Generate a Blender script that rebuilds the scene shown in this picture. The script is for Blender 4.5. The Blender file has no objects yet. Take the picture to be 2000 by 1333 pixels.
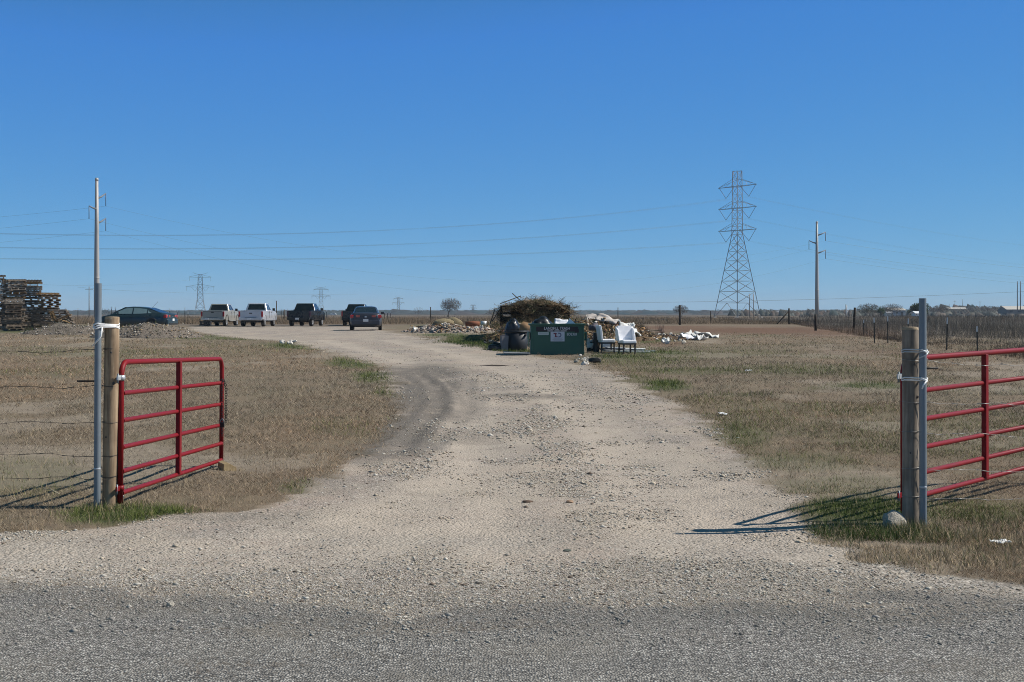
import bpy, math, random
import numpy as np
from mathutils import Vector, Matrix, Quaternion

random.seed(7)
RNG = np.random.default_rng(11)
C = bpy.context.scene.collection
SC = bpy.context.scene

# ------------------------------------------------------------------ camera, sky, sun, exposure
F, HY, HC = 2550.0, 611.0, 1.8          # focal length in photo pixels, horizon row, eye height
cam = bpy.data.cameras.new('camera')
cam_o = bpy.data.objects.new('camera', cam); C.objects.link(cam_o)
cam_o.location = (0, 0, HC)
cam_o.rotation_euler = (math.radians(90), 0, 0)
cam.sensor_width = 36.0
cam.lens = F / 2000.0 * 36.0
cam.shift_y = -(666.5 - HY) / 2000.0
cam.clip_start = 0.1
cam.clip_end = 30000
SC.camera = cam_o

SUN_EL, SUN_AZ = 43.0, 5.0              # azimuth measured from +X (right of frame) towards +Y
world = bpy.data.worlds.new('World'); SC.world = world
world.use_nodes = True
wn = world.node_tree
wn.nodes.clear()
sky = wn.nodes.new('ShaderNodeTexSky'); sky.sky_type = 'NISHITA'
sky.sun_disc = False
sky.sun_elevation = math.radians(SUN_EL)
sky.sun_rotation = math.radians(90 - SUN_AZ)
sky.altitude = 0.0
sky.air_density = 0.6
sky.dust_density = 0.0
sky.ozone_density = 6.0
bg = wn.nodes.new('ShaderNodeBackground'); bg.inputs['Strength'].default_value = 0.096
wo = wn.nodes.new('ShaderNodeOutputWorld')
sp = wn.nodes.new('ShaderNodeSeparateColor'); cb = wn.nodes.new('ShaderNodeCombineColor')
wn.links.new(sky.outputs[0], sp.inputs[0])
for i_, (ga, am) in enumerate(((.97, .49), (.62, 1.41), (.15, 4.95))):   # the film response of the photo to a dry winter sky
    pw = wn.nodes.new('ShaderNodeMath'); pw.operation = 'POWER'; pw.inputs[1].default_value = ga
    ml = wn.nodes.new('ShaderNodeMath'); ml.operation = 'MULTIPLY'; ml.inputs[1].default_value = am
    wn.links.new(sp.outputs[i_], pw.inputs[0]); wn.links.new(pw.outputs[0], ml.inputs[0])
    mn = wn.nodes.new('ShaderNodeMath'); mn.operation = 'MINIMUM'; ml2 = wn.nodes.new('ShaderNodeMath'); ml2.operation = 'MULTIPLY'; ml2.inputs[1].default_value = (.9, 1.05, .44)[i_]
    p2 = wn.nodes.new('ShaderNodeMath'); p2.operation = 'POWER'; p2.inputs[1].default_value = (1, 1, 1.8)[i_]
    wn.links.new(sp.outputs[i_], p2.inputs[0]); wn.links.new(p2.outputs[0], ml2.inputs[0]); wn.links.new(ml.outputs[0], mn.inputs[0]); wn.links.new(ml2.outputs[0], mn.inputs[1]); wn.links.new(mn.outputs[0], cb.inputs[i_])
wn.links.new(cb.outputs[0], bg.inputs['Color'])
wn.links.new(bg.outputs[0], wo.inputs['Surface'])

sl = bpy.data.lights.new('sun', 'SUN'); sl.energy = 5.0; sl.angle = math.radians(0.53)
sl.color = (1.0, 0.945, 0.86)
so = bpy.data.objects.new('sun', sl); C.objects.link(so)
sd = Vector((math.cos(math.radians(SUN_EL)) * math.cos(math.radians(SUN_AZ)),
             math.cos(math.radians(SUN_EL)) * math.sin(math.radians(SUN_AZ)), math.sin(math.radians(SUN_EL))))
so.rotation_euler = sd.to_track_quat('Z', 'Y').to_euler()
so.location = (30, 5, 40)

vs = SC.view_settings
SC.display_settings.display_device = 'sRGB'
vs.view_transform = 'Standard'; vs.look = 'None'; vs.exposure = 0.10; vs.gamma = 1.0
vs.use_curve_mapping = False
SC.render.engine = 'CYCLES'
SC.cycles.volume_bounces = 0
SC.cycles.max_bounces = 6
SC.cycles.use_denoising = True
SC.cycles.denoiser = 'OPENIMAGEDENOISE'
SC.cycles.denoising_input_passes = 'RGB_ALBEDO_NORMAL'
SC.cycles.denoising_prefilter = 'NONE'
SC.cycles.use_light_tree = False
SC.cycles.filter_width = 1.0

# ------------------------------------------------------------------ noise and terrain
def hsh(ix, iy, s):
    n = (ix.astype(np.int64) * 374761393 + iy.astype(np.int64) * 668265263 + s * 974634777) & 0xFFFFFFFF
    n = ((n ^ (n >> 13)) * 1274126177) & 0xFFFFFFFF
    n = (n ^ (n >> 16)) & 0xFFFFFF
    return n / float(0xFFFFFF)

def vnoise(x, y, s=0):
    x = np.asarray(x, float); y = np.asarray(y, float)
    ix = np.floor(x); iy = np.floor(y)
    fx = x - ix; fy = y - iy
    fx = fx * fx * (3 - 2 * fx); fy = fy * fy * (3 - 2 * fy)
    a = hsh(ix, iy, s); b = hsh(ix + 1, iy, s); c = hsh(ix, iy + 1, s); d = hsh(ix + 1, iy + 1, s)
    return (a + (b - a) * fx) * (1 - fy) + (c + (d - c) * fx) * fy

def fbm(x, y, s=0, o=4):
    t = 0; a = 0.5; k = 1.0
    for i in range(o):
        t = t + a * vnoise(np.asarray(x) * k, np.asarray(y) * k, s + i * 17); a *= .5; k *= 2.03
    return t / (1 - .5 ** o) - .5            # about -0.5 .. 0.5

def ss(a, b, x):
    t = np.clip((np.asarray(x, float) - a) / (b - a), 0, 1); return t * t * (3 - 2 * t)

TY = [-50, 8, 12, 16, 20, 30, 45, 60, 79, 112, 160, 250, 400, 700, 1200, 2000, 3000, 4500, 6000, 9500]
TZ = [-.02, -.02, 0, -.06, -.04, .11, .33, .49, .655, .645, .70, .72, .30, 0, -.5, -.5, 1.6, 5.2, 5.0, 0]
def T0(y): return np.interp(y, TY, TZ)
def T(x, y):
    x = np.asarray(x, float); y = np.asarray(y, float)
    h = T0(y)
    h = h + fbm(x * .35, y * .35, 3) * .09 * ss(9, 20, y) * (1 - ss(300, 600, y))
    far = ss(1500, 4000, y)
    h = h + far * (fbm(x / 900., y / 1500., 9, 3) * 9.0 + 1.2 * (x / 1000.0) * ss(0, 1000, x))
    return h

def G(px, py):
    """the point of the open ground seen at a photo pixel"""
    k = (px - 1000.0) / F
    a, b = 4.0, 2500.0
    for _ in range(60):
        m = .5 * (a + b)
        if HY + F * (HC - float(T0(m))) / m > py: a = m
        else: b = m
    y = a; x = k * y
    return Vector((x, y, float(T(x, y))))

def on(x, y, dz=0.0): return Vector((x, y, float(T(x, y)) + dz))
def PX(y): return F / y                  # photo pixels per metre at distance y

# ------------------------------------------------------------------ mesh building
class MB:
    def __init__(self): self.v = []; self.f = []; self.m = []; self.s = []
    def add(self, vs, fs, m=0, smooth=False):
        b = len(self.v); self.v += [tuple(p) for p in vs]
        for f in fs:
            self.f.append([b + i for i in f]); self.m.append(m); self.s.append(smooth)
        return self
    def box(self, c, s, R=None, m=0, taper=1.0):
        c = Vector(c); hx, hy, hz = s[0] / 2, s[1] / 2, s[2] / 2
        ps = []
        for z, k in ((-hz, 1.0), (hz, taper)):
            for x, y in ((-hx, -hy), (hx, -hy), (hx, hy), (-hx, hy)):
                p = Vector((x * k, y * k, z)); ps.append(c + (R @ p if R is not None else p))
        return self.add(ps, [(3, 2, 1, 0), (4, 5, 6, 7), (0, 1, 5, 4), (1, 2, 6, 5), (2, 3, 7, 6), (3, 0, 4, 7)], m)
    def bar(self, a, b, w, h=None, m=0, up=(0, 0, 1)):
        a = Vector(a); b = Vector(b); d = b - a; L = d.length
        if L < 1e-6: return self
        y = d / L; u = Vector(up)
        if abs(y.dot(u)) > .98: u = Vector((1, 0, 0))
        x = y.cross(u).normalized(); z = x.cross(y)
        R = Matrix((x, y, z)).transposed()
        return self.box((a + b) / 2, (w, L, h or w), R, m)
    def tube(self, pts, r, n=8, m=0, caps=True, closed=False, smooth=True):
        pts = [Vector(p) for p in pts]; k = len(pts)
        rs = list(r) if hasattr(r, '__len__') else [r] * k
        tan = []
        for i in range(k):
            if closed: t = pts[(i + 1) % k] - pts[i - 1]
            else: t = pts[min(i + 1, k - 1)] - pts[max(i - 1, 0)]
            tan.append(t.normalized() if t.length > 1e-9 else Vector((0, 0, 1)))
        u = tan[0].orthogonal().normalized(); vs = []
        for i in range(k):
            u = (u - tan[i] * u.dot(tan[i]))
            u = u.normalized() if u.length > 1e-6 else tan[i].orthogonal().normalized()
            w = tan[i].cross(u)
            for j in range(n):
                a = 2 * math.pi * j / n
                vs.append(pts[i] + (u * math.cos(a) + w * math.sin(a)) * rs[i])
        fs = []
        for i in range(k if closed else k - 1):
            i2 = (i + 1) % k
            for j in range(n):
                j2 = (j + 1) % n
                fs.append((i * n + j, i * n + j2, i2 * n + j2, i2 * n + j))
        self.add(vs, fs, m, smooth)
        if caps and not closed:
            b = len(self.v) - len(vs)
            self.f.append([b + j for j in reversed(range(n))]); self.m.append(m); self.s.append(False)
            self.f.append([b + (k - 1) * n + j for j in range(n)]); self.m.append(m); self.s.append(False)
        return self
    def lathe(self, prof, n=20, axis='z', c=(0, 0, 0), m=0, smooth=True):
        c = Vector(c); vs = []
        for r, z in prof:
            for j in range(n):
                a = 2 * math.pi * j / n
                p = Vector((r * math.cos(a), r * math.sin(a), z))
                if axis == 'x': p = Vector((p.z, p.x, p.y))
                elif axis == 'y': p = Vector((p.y, p.z, p.x))
                vs.append(c + p)
        fs = [(i * n + j, i * n + (j + 1) % n, (i + 1) * n + (j + 1) % n, (i + 1) * n + j) for i in range(len(prof) - 1) for j in range(n)]
        return self.add(vs, fs, m, smooth)
    def prism(self, poly, x0, x1, m=0, fx=None):
        """a polygon of (y, z) extruded along x; fx(x, y, z) may move the points"""
        n = len(poly); ps = []
        for x in (x0, x1):
            for y, z in poly: ps.append(fx(x, y, z) if fx else (x, y, z))
        fs = [list(range(n)), list(range(2 * n - 1, n - 1, -1))]
        fs += [(i, n + i, n + (i + 1) % n, (i + 1) % n) for i in range(n)]
        return self.add(ps, fs, m)
    def build(self, name, mats, parent=None, loc=None, rot=None, bevel=0, bseg=2, fix=False):
        me = bpy.data.meshes.new(name)
        me.from_pydata(self.v, [], self.f)
        for mt in (mats if isinstance(mats, (list, tuple)) else [mats]): me.materials.append(mt)
        me.polygons.foreach_set('material_index', self.m)
        me.polygons.foreach_set('use_smooth', self.s)
        if fix:
            import bmesh
            bm = bmesh.new(); bm.from_mesh(me); bmesh.ops.recalc_face_normals(bm, faces=bm.faces); bm.to_mesh(me); bm.free()
        me.update()
        o = bpy.data.objects.new(name, me); C.objects.link(o)
        if parent is not None: o.parent = parent
        if loc is not None: o.location = loc
        if rot is not None: o.rotation_euler = rot
        if bevel:
            b = o.modifiers.new('bevel', 'BEVEL'); b.width = bevel; b.segments = bseg; b.limit_method = 'ANGLE'; b.angle_limit = math.radians(35)
        return o

def npmesh(name, V, k, faces, mats, col=None, smooth=False, parent=None, kind=None, attrs=None):
    """V (n,3), faces (m,k) as one mesh; col (n,3) per-vertex colour stored as 'Col'"""
    me = bpy.data.meshes.new(name)
    V = np.ascontiguousarray(V, np.float32); faces = np.ascontiguousarray(faces, np.int32)
    me.vertices.add(len(V)); me.vertices.foreach_set('co', V.ravel())
    me.loops.add(faces.size); me.loops.foreach_set('vertex_index', faces.ravel())
    me.polygons.add(len(faces))
    me.polygons.foreach_set('loop_start', np.arange(0, faces.size, k, dtype=np.int32))
    me.polygons.foreach_set('loop_total', np.full(len(faces), k, np.int32))
    if smooth: me.polygons.foreach_set('use_smooth', np.ones(len(faces), bool))
    me.update(calc_edges=True)
    if col is not None:
        attrs = dict(attrs or {}); attrs['Col'] = col
    for nm, cc in (attrs or {}).items():
        a = me.color_attributes.new(nm, 'FLOAT_COLOR', 'POINT')
        buf = np.ones((len(V), 4), np.float32); buf[:, :3] = cc
        a.data.foreach_set('color', buf.ravel())
    me.materials.append(mats)
    me.validate()
    o = bpy.data.objects.new(name, me); C.objects.link(o)
    if parent is not None: o.parent = parent
    if kind: o['kind'] = kind
    return o

def tag(o, label=None, cat=None, group=None, kind=None):
    if label: o['label'] = label
    if cat: o['category'] = cat
    if group: o['group'] = group
    if kind: o['kind'] = kind
    return o

def thing(name, label, cat, loc=(0, 0, 0), rz=0.0, group=None):
    o = bpy.data.objects.new(name, None); C.objects.link(o)
    o.empty_display_size = .2
    o.location = loc; o.rotation_euler = (0, 0, rz)
    return tag(o, label, cat, group)

def dup(o, loc=None, rot=None, scale=None, label=None, group=None, parent=None):
    c = o.copy(); C.objects.link(c)
    if parent is not None: c.parent = parent
    if loc is not None: c.location = loc
    if rot is not None: c.rotation_euler = rot
    if scale is not None: c.scale = scale
    if label: c['label'] = label
    if group: c['group'] = group
    for ch in list(o.children): dup(ch, parent=c)
    return c

# ------------------------------------------------------------------ materials
class NT:
    def __init__(self, name):
        self.m = bpy.data.materials.new(name); self.m.use_nodes = True
        self.t = self.m.node_tree; self.t.nodes.clear()
        self.out = self.t.nodes.new('ShaderNodeOutputMaterial')
        self.b = self.t.nodes.new('ShaderNodeBsdfPrincipled')
        self.t.links.new(self.b.outputs[0], self.out.inputs['Surface'])
    def n(self, typ, **kw):
        x = self.t.nodes.new('ShaderNode' + typ)
        for k, v in kw.items():
            if k.startswith('_'): setattr(x, k[1:], v)
            else:
                key = int(k[1:]) if k[0] == 'i' and k[1:].isdigit() else k.replace('__', ' ')
                if hasattr(v, 'is_output'): self.t.links.new(v, x.inputs[key])
                else: x.inputs[key].default_value = v
        return x
    def set(self, key, v):
        if hasattr(v, 'is_output'): self.t.links.new(v, self.b.inputs[key])
        else: self.b.inputs[key].default_value = v
    def mix(self, f, a, b, mode='MIX'):
        x = self.t.nodes.new('ShaderNodeMix'); x.data_type = 'RGBA'; x.blend_type = mode
        for s, v in ((x.inputs[0], f), (x.inputs[6], a), (x.inputs[7], b)):
            if hasattr(v, 'is_output'): self.t.links.new(v, s)
            else: s.default_value = v if not isinstance(v, tuple) or len(v) == 4 else (*v, 1)
        return x.outputs[2]
    def math(self, op, a, b=0.0, clamp=False):
        x = self.t.nodes.new('ShaderNodeMath'); x.operation = op; x.use_clamp = clamp
        for i, v in enumerate((a, b)):
            if hasattr(v, 'is_output'): self.t.links.new(v, x.inputs[i])
            else: x.inputs[i].default_value = v
        return x.outputs[0]
    def ramp(self, fac, stops):
        x = self.t.nodes.new('ShaderNodeValToRGB'); e = x.color_ramp.elements
        while len(e) < len(stops): e.new(.5)
        for k, (p, c) in enumerate(stops):
            e[k].position = p; e[k].color = c if len(c) == 4 else (*c, 1)
        self.t.links.new(fac, x.inputs[0]); return x.outputs[0]
    def obj(self): return self.n('TexCoord').outputs['Object']
    def noise(self, co, scale, detail=4, rough=.6):
        return self.n('TexNoise', Vector=co, Scale=scale, Detail=detail, Roughness=rough).outputs[0]
    def mapv(self, co, scale):
        return self.n('Mapping', Vector=co, Scale=scale).outputs[0]
    def bump(self, h, dist, strength=1.0):
        x = self.n('Bump', Height=h, Distance=dist, Strength=strength); self.set('Normal', x.outputs[0])

def plain(name, col, rough=.6, metal=0.0, var=.15, scale=6.0, dirt=None, coat=0.0, spec=None, bump=0.0):
    """a painted, plastic or metal surface with some uneven wear; dirt = colour of grime patches"""
    k = NT(name); co = k.obj()
    nz = k.noise(co, scale, 5)
    c = k.mix(nz, tuple(x * (1 - var) for x in col), tuple(min(1, x * (1 + var)) for x in col))
    if dirt:
        d = k.ramp(k.noise(co, scale * .45, 6, .7), [(.50, (0, 0, 0)), (.72, (1, 1, 1))])
        c = k.mix(k.math('MULTIPLY', d, .55), c, dirt)
    k.set('Base Color', c); k.set('Metallic', metal)
    k.set('Roughness', k.math('ADD', k.math('MULTIPLY', nz, .2), rough - .1))
    if coat: k.set('Coat Weight', coat); k.set('Coat Roughness', .06)
    if spec is not None: k.set('Specular IOR Level', spec)
    if bump: k.bump(k.noise(co, scale * 8, 4), bump)
    return k.m

def attr_mat(name, rough=.85, spec=.15, trans=0.0):
    k = NT(name)
    k.set('Base Color', k.n('Attribute', _attribute_name='Col').outputs['Color'])
    k.set('Roughness', rough); k.set('Specular IOR Level', spec)
    return k.m

def wood_mat(name, a, b, scale=1.0, rnd=0.0, axis=2, knots=True):
    k = NT(name); co = k.obj()
    s = [26 * scale, 26 * scale, 26 * scale]; s[axis] = 1.8 * scale
    oi = k.n('ObjectInfo').outputs['Random']
    co2 = k.n('VectorMath', _operation='ADD', i0=co, i1=k.n('CombineXYZ', X=k.math('MULTIPLY', oi, 37.0), Y=k.math('MULTIPLY', oi, 11.0)).outputs[0]).outputs[0]
    g = k.noise(k.mapv(co2, tuple(s)), 1.0, 6, .65)
    p = k.noise(co2, 2.2 * scale, 4)
    c = k.mix(k.ramp(g, [(.38, (0, 0, 0)), (.62, (1, 1, 1))]), a, b)
    c = k.mix(k.ramp(p, [(.42, (0, 0, 0)), (.7, (.75, .75, .75))]), c, tuple(x * .45 for x in b))
    if rnd:
        hs = k.n('HueSaturation', Color=c, Value=k.math('ADD', k.math('MULTIPLY', oi, rnd), 1 - rnd * .5))
        c = hs.outputs[0]
    k.set('Base Color', c); k.set('Roughness', .85); k.set('Specular IOR Level', .2)
    k.bump(g, .004 / scale)
    return k.m
# ------------------------------------------------------------------ ground masks (all in world metres; outlines measured on the open ground)
ROWS_L = [(640, 372), (645, 370), (652, 400), (662, 480), (668, 570), (682, 622), (697, 690), (712, 735), (725, 765), (737, 770), (750, 772), (770, 790),
          (800, 800), (850, 780), (885, 720), (930, 650), (975, 560), (995, 480), (1010, 330), (1035, 130), (1041, 0), (1050, -800), (1060, -9000)]
ROWS_R = [(640, 740), (645, 742), (650, 760), (655, 790), (665, 842), (673, 900), (690, 985), (694, 1030), (700, 1080), (715, 1150), (740, 1212), (765, 1270),
          (800, 1342), (840, 1402), (880, 1432), (930, 1482), (975, 1540), (1000, 1532), (1045, 1602), (1085, 1690), (1115, 1790), (1140, 2010), (1150, 3500), (1160, 9000)]
ASPH = [(-2500, 1130), (0, 1142), (300, 1150), (550, 1168), (800, 1182), (1100, 1180), (1400, 1168), (1700, 1160), (2000, 1153), (4500, 1140)]
GREEN = [(262, 1004, 150, 18, 1.0), (600, 955, 60, 22, .5), (450, 660, 150, 6, .75), (590, 676, 90, 7, .8), (690, 708, 60, 12, .8), (735, 735, 55, 12, .8), (760, 765, 40, 15, .4),
         (1296, 754, 50, 11, 1.0), (1250, 706, 130, 12, .45), (1690, 1000, 190, 42, 1.0), (1650, 950, 150, 25, .35), (1350, 725, 160, 8, .4), (1700, 755, 110, 7, .8),
         (1280, 690, 110, 5, .9), (920, 669, 90, 9, 1.0), (965, 680, 60, 10, 1.0), (1010, 690, 40, 5, .7), (1200, 697, 60, 5, .7), (870, 655, 60, 4, .9), (890, 648, 60, 5, .8), (1275, 664, 50, 8, .8), (30, 645, 60, 6, .9), (60, 930, 120, 45, .35),
         (1400, 690, 200, 8, .3), (1560, 720, 160, 10, .35), (1560, 905, 120, 20, .35), (240, 690, 260, 9, .3), (1850, 1000, 220, 28, .5), (1430, 850, 70, 30, .35), (860, 636, 80, 4, .5),
         (1220, 740, 50, 9, .5)]
MUD = [(838, 782, 82, 60, 1.0), (798, 845, 75, 45, 1.0), (905, 790, 45, 50, .4), (825, 730, 85, 20, .9), (765, 880, 70, 22, .8), (600, 945, 90, 30, .35), (720, 895, 60, 20, .5), (1030, 775, 90, 6, .6),
       (890, 850, 90, 20, .4), (420, 1010, 160, 12, .35), (560, 634, 240, 4.5, .9), (1150, 696, 60, 6, .5)]
RED = [(1480, 646, 240, 8, 1.0), (1320, 641, 110, 5, .9), (1150, 636, 110, 8, .6), (1640, 650, 130, 10, .8), (1300, 672, 45, 5, .6), (1750, 690, 160, 12, .4), (1120, 640, 140, 10, .5)]

def proj(x, y): return 1000 + F * x / y, HY + F * (HC - T0(y)) / y

def ell(lst, px, py, nz):
    t = np.zeros_like(px)
    for cx, cy, rx, ry, a in lst:
        d = np.hypot((px - cx) / rx, (py - cy) / ry)
        t = np.maximum(t, a * (1 - ss(.45, 1.25, d + nz)))
    return t

def masks(x, y):
    x = np.asarray(x, float); y = np.asarray(y, float)
    yy = np.maximum(y, 2.5)
    px, py = proj(x, yy)
    n1 = fbm(x * .8, y * .8, 21); n2 = fbm(x * 3.1, y * 3.1, 33, 3); n3 = fbm(x * .23, y * .23, 5, 3)
    L = np.interp(py, [r[0] for r in ROWS_L], [r[1] for r in ROWS_L])
    R = np.interp(py, [r[0] for r in ROWS_R], [r[1] for r in ROWS_R])
    soft = np.clip(yy * .018, .16, .8)
    d = np.minimum(px - L, R - px) * yy / F + (n1 * 1.0 + n2 * .95) * np.clip(yy * .03, .36, 1.2)
    g = ss(-1, 1, d / soft) * ss(636, 641, py + n1 * 4)
    ab = np.interp(px, [a[0] for a in ASPH], [a[1] for a in ASPH])
    yb = (HC - .01) * F / (ab - HY)
    a = ss(-.9, .9, (yb - yy) + n1 * 1.1 + n2 * .6)
    a = np.where(y < 6, 1.0, a)
    nz = n1 * .9 + n2 * .5
    gr = ell(GREEN, px, py, nz); mu = ell(MUD, px, py, nz * .8); rd = ell(RED, px, py, nz)
    dd = polyd(x, y, RUTS[0]) if np.any((y > 12) & (y < 40)) else px * 0
    mu = np.clip(mu * (1.12 + 1.1 * fbm(dd * 8.5 + x * 1.7, y * .5, 77, 3) + 1.0 * n2 + .6 * n1), 0, 1)
    pa = np.zeros_like(px)
    for r in PATHS: pa = np.maximum(pa, np.exp(-((polyd(x, y, r) + n1 * .35) / .55) ** 4) * np.clip(.85 + n2 * 1.6, 0, 1))
    gr = np.clip(gr + (.16 + .08 * (x > 0)) * ss(.04, .26, n3 + n1 * .4) * (y < 110), 0, 1) * (1 - g)
    ba = ss(.05, .2, fbm(x * .33 + 7, y * .2 + 3, 88) + n1 * .25)
    return dict(g=g * (1 - a), a=a, gr=gr, mu=mu, rd=rd, pa=pa * g, ba=ba, px=px, py=py, n1=n1, n2=n2, n3=n3)

def polyd(x, y, pts):
    d = np.full(np.shape(x), 1e9)
    for (x0, y0), (x1, y1) in zip(pts[:-1], pts[1:]):
        vx, vy = x1 - x0, y1 - y0
        t = np.clip(((x - x0) * vx + (y - y0) * vy) / (vx * vx + vy * vy), 0, 1)
        d = np.minimum(d, np.hypot(x - x0 - t * vx, y - y0 - t * vy))
    return d

RUTS = []
for pl in ([(772, 886), (800, 860), (835, 825), (862, 790), (852, 755), (815, 728)], [(836, 880), (872, 835), (905, 800), (902, 765), (868, 738)], [(925, 815), (930, 780), (905, 745), (850, 722)]):
    RUTS.append([(G(*p).x, G(*p).y) for p in pl])
def wheelpath(pts): return [(G(*p).x, G(*p).y) for p in pts]
PATHS = [wheelpath([(1000, 1120), (960, 980), (930, 860), (900, 780), (800, 710), (640, 665)]), wheelpath([(1330, 1080), (1250, 960), (1180, 850), (1080, 760), (930, 700), (760, 664)]),
         wheelpath([(-250, 1092), (150, 1088), (500, 1070), (760, 1010), (900, 930), (960, 860)]), wheelpath([(-250, 1122), (250, 1115), (650, 1090), (950, 1020)]), wheelpath([(2000, 1142), (1650, 1105), (1450, 1040), (1330, 950), (1250, 870)])]

def ground_z(x, y, mk=None):
    mk = masks(x, y) if mk is None else mk
    z = T(x, y)
    nearw = 1 - ss(60, 130, y)
    z = z + nearw * ((1 - mk['g'] - mk['a']) * (mk['n2'] * .035 + mk['n1'] * .05) + mk['g'] * mk['n2'] * .018)
    z = z + mk['mu'] * nearw * fbm(x * 5, y * 5, 71, 3) * .05
    for r in RUTS:
        d = polyd(x, y, r)
        z = z - .022 * np.exp(-(d / .14) ** 2) + .012 * np.exp(-((d - .26) / .10) ** 2)
    for r in PATHS:
        d = polyd(x, y, r); z = z - .02 * np.exp(-(d / .35) ** 2)
    # low soil berm in front of the rubble
    z = z + BERM(x, y)
    return z

bp = [G(p, 668) for p in (842, 1000)]
def BERM(x, y):
    t = ss(bp[0].x - .8, bp[0].x + 1.2, x) * (1 - ss(bp[1].x - 1.0, bp[1].x + .6, x))
    return .34 * t * np.exp(-((y - bp[0].y - 1.0 - .35 * (x - bp[0].x) * .3) / .55) ** 2) * (1 + .8 * fbm(x * 1.5, y * 1.5, 91))

def gz(x, y): return float(ground_z(np.array([x]), np.array([y]))[0])
def P(px, py, dz=0.0):
    p = G(px, py); return Vector((p.x, p.y, gz(p.x, p.y) + dz))

# ------------------------------------------------------------------ ground material: colour and fine relief over the real ground sheet
def ground_mat():
    k = NT('ground_surface')
    co = k.n('NewGeometry').outputs['Position']
    ma = k.n('SeparateColor', Color=k.n('Attribute', _attribute_name='mask_a').outputs['Color']).outputs
    mb = k.n('SeparateColor', Color=k.n('Attribute', _attribute_name='mask_b').outputs['Color']).outputs
    mc = k.n('SeparateColor', Color=k.n('Attribute', _attribute_name='mask_c').outputs['Color']).outputs
    n_f = k.noise(co, 55, 4, .7); n_m = k.noise(co, 6, 5, .65); n_l = k.noise(co, .7, 4, .6); n_x = k.noise(k.mapv(co, (.06, .02, 1)), 1.0, 3)
    # dry turf
    t = k.ramp(n_f, [(.28, (.10, .075, .052)), (.5, (.20, .153, .105)), (.75, (.34, .27, .19))])
    t2 = k.ramp(n_m, [(.35, (.135, .10, .07)), (.65, (.26, .20, .135))])
    t = k.mix(.45, t, t2)
    t = k.mix(k.ramp(n_l, [(.4, (0, 0, 0)), (.62, (.55, .55, .55))]), t, (.175, .15, .10))
    t = k.mix(k.math('MULTIPLY', mc[1], .75), t, k.ramp(n_m, [(.3, (.22, .18, .135)), (.7, (.34, .285, .22))]))
    gc = k.ramp(n_f, [(.3, (.03, .045, .013)), (.7, (.085, .115, .035))])
    t = k.mix(k.math('MULTIPLY', ma[2], k.ramp(n_m, [(.25, (.35, .35, .35)), (.6, (1, 1, 1))]), True), t, gc)
    # gravel and lime dust
    v1 = k.n('TexVoronoi', Vector=co, Scale=46.0, _feature='F1'); v2 = k.n('TexVoronoi', Vector=co, Scale=20.0, _feature='F1')
    st = k.ramp(k.n('SeparateColor', Color=v1.outputs['Color']).outputs[0], [(0, (.17, .144, .125)), (.5, (.415, .358, .308)), (1, (.68, .61, .535))])
    st2 = k.ramp(k.n('SeparateColor', Color=v2.outputs['Color']).outputs[1], [(0, (.20, .172, .15)), (.6, (.435, .378, .328)), (1, (.68, .62, .55))])
    gcol = k.mix(.4, st, st2)
    edge = k.ramp(v1.outputs['Distance'], [(.32, (1, 1, 1)), (.7, (.36, .34, .32))])
    gcol = k.mix(.8, gcol, edge, 'MULTIPLY')
    dust = k.ramp(k.noise(k.mapv(co, (1, .55, 1)), .9, 5, .6), [(.40, (0, 0, 0)), (.60, (1, 1, 1))])
    dcol = k.ramp(k.noise(co, 9, 5, .7), [(.3, (.37, .31, .245)), (.7, (.49, .415, .33))])
    gcol = k.mix(k.math('MULTIPLY', dust, .8), gcol, dcol)
    gcol = k.mix(k.ramp(k.noise(co, .35, 3), [(.42, (0, 0, 0)), (.65, (.5, .5, .5))]), gcol, (.30, .265, .215))
    gcol = k.mix(k.ramp(k.noise(co, .8, 4, .6), [(.5, (0, 0, 0)), (.66, (.45, .45, .45))]), gcol, (.385, .30, .24))
    gcol = k.mix(k.math('MULTIPLY', mc[0], .8, True), gcol, k.ramp(k.noise(co, 14, 5, .75), [(.3, (.36, .305, .245)), (.7, (.53, .455, .375))]))
    # towards the road the limestone is mixed with grey chippings, swept into streaks by turning wheels
    yy = k.n('SeparateXYZ', Vector=co).outputs[1]
    ns = k.noise(k.mapv(co, (.32, 1.5, 1)), 1.0, 5, .65)
    gz_ = k.math('MULTIPLY', k.math('SUBTRACT', 12.2, yy), .21, True)
    gk = k.math('ADD', k.math('MULTIPLY', k.math('SUBTRACT', ns, .52), 3.2), k.math('MULTIPLY', gz_, 1.15))
    gk = k.math('MULTIPLY', k.math('MULTIPLY', gk, gz_, True), .92, True)
    v3 = k.n('TexVoronoi', Vector=co, Scale=38.0, _feature='F1')
    gg = k.ramp(k.n('SeparateColor', Color=v3.outputs['Color']).outputs[2], [(0, (.10, .092, .082)), (.45, (.27, .248, .215)), (.8, (.40, .37, .325)), (1, (.60, .56, .50))])
    gcol = k.mix(gk, gcol, gg)
    # chip-seal asphalt
    va = k.n('TexVoronoi', Vector=co, Scale=72.0, _feature='F1')
    ac = k.ramp(k.n('SeparateColor', Color=va.outputs['Color']).outputs[0], [(0, (.12, .114, .105)), (.45, (.29, .274, .248)), (.8, (.43, .405, .365)), (1, (.66, .63, .57))])
    ae = k.ramp(va.outputs['Distance'], [(.3, (1, 1, 1)), (.75, (.30, .30, .30))])
    ac = k.mix(.85, ac, ae, 'MULTIPLY')
    ac = k.mix(k.ramp(k.noise(co, 1.1, 5), [(.46, (0, 0, 0)), (.7, (.5, .5, .5))]), ac, (.25, .225, .185))
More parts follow.
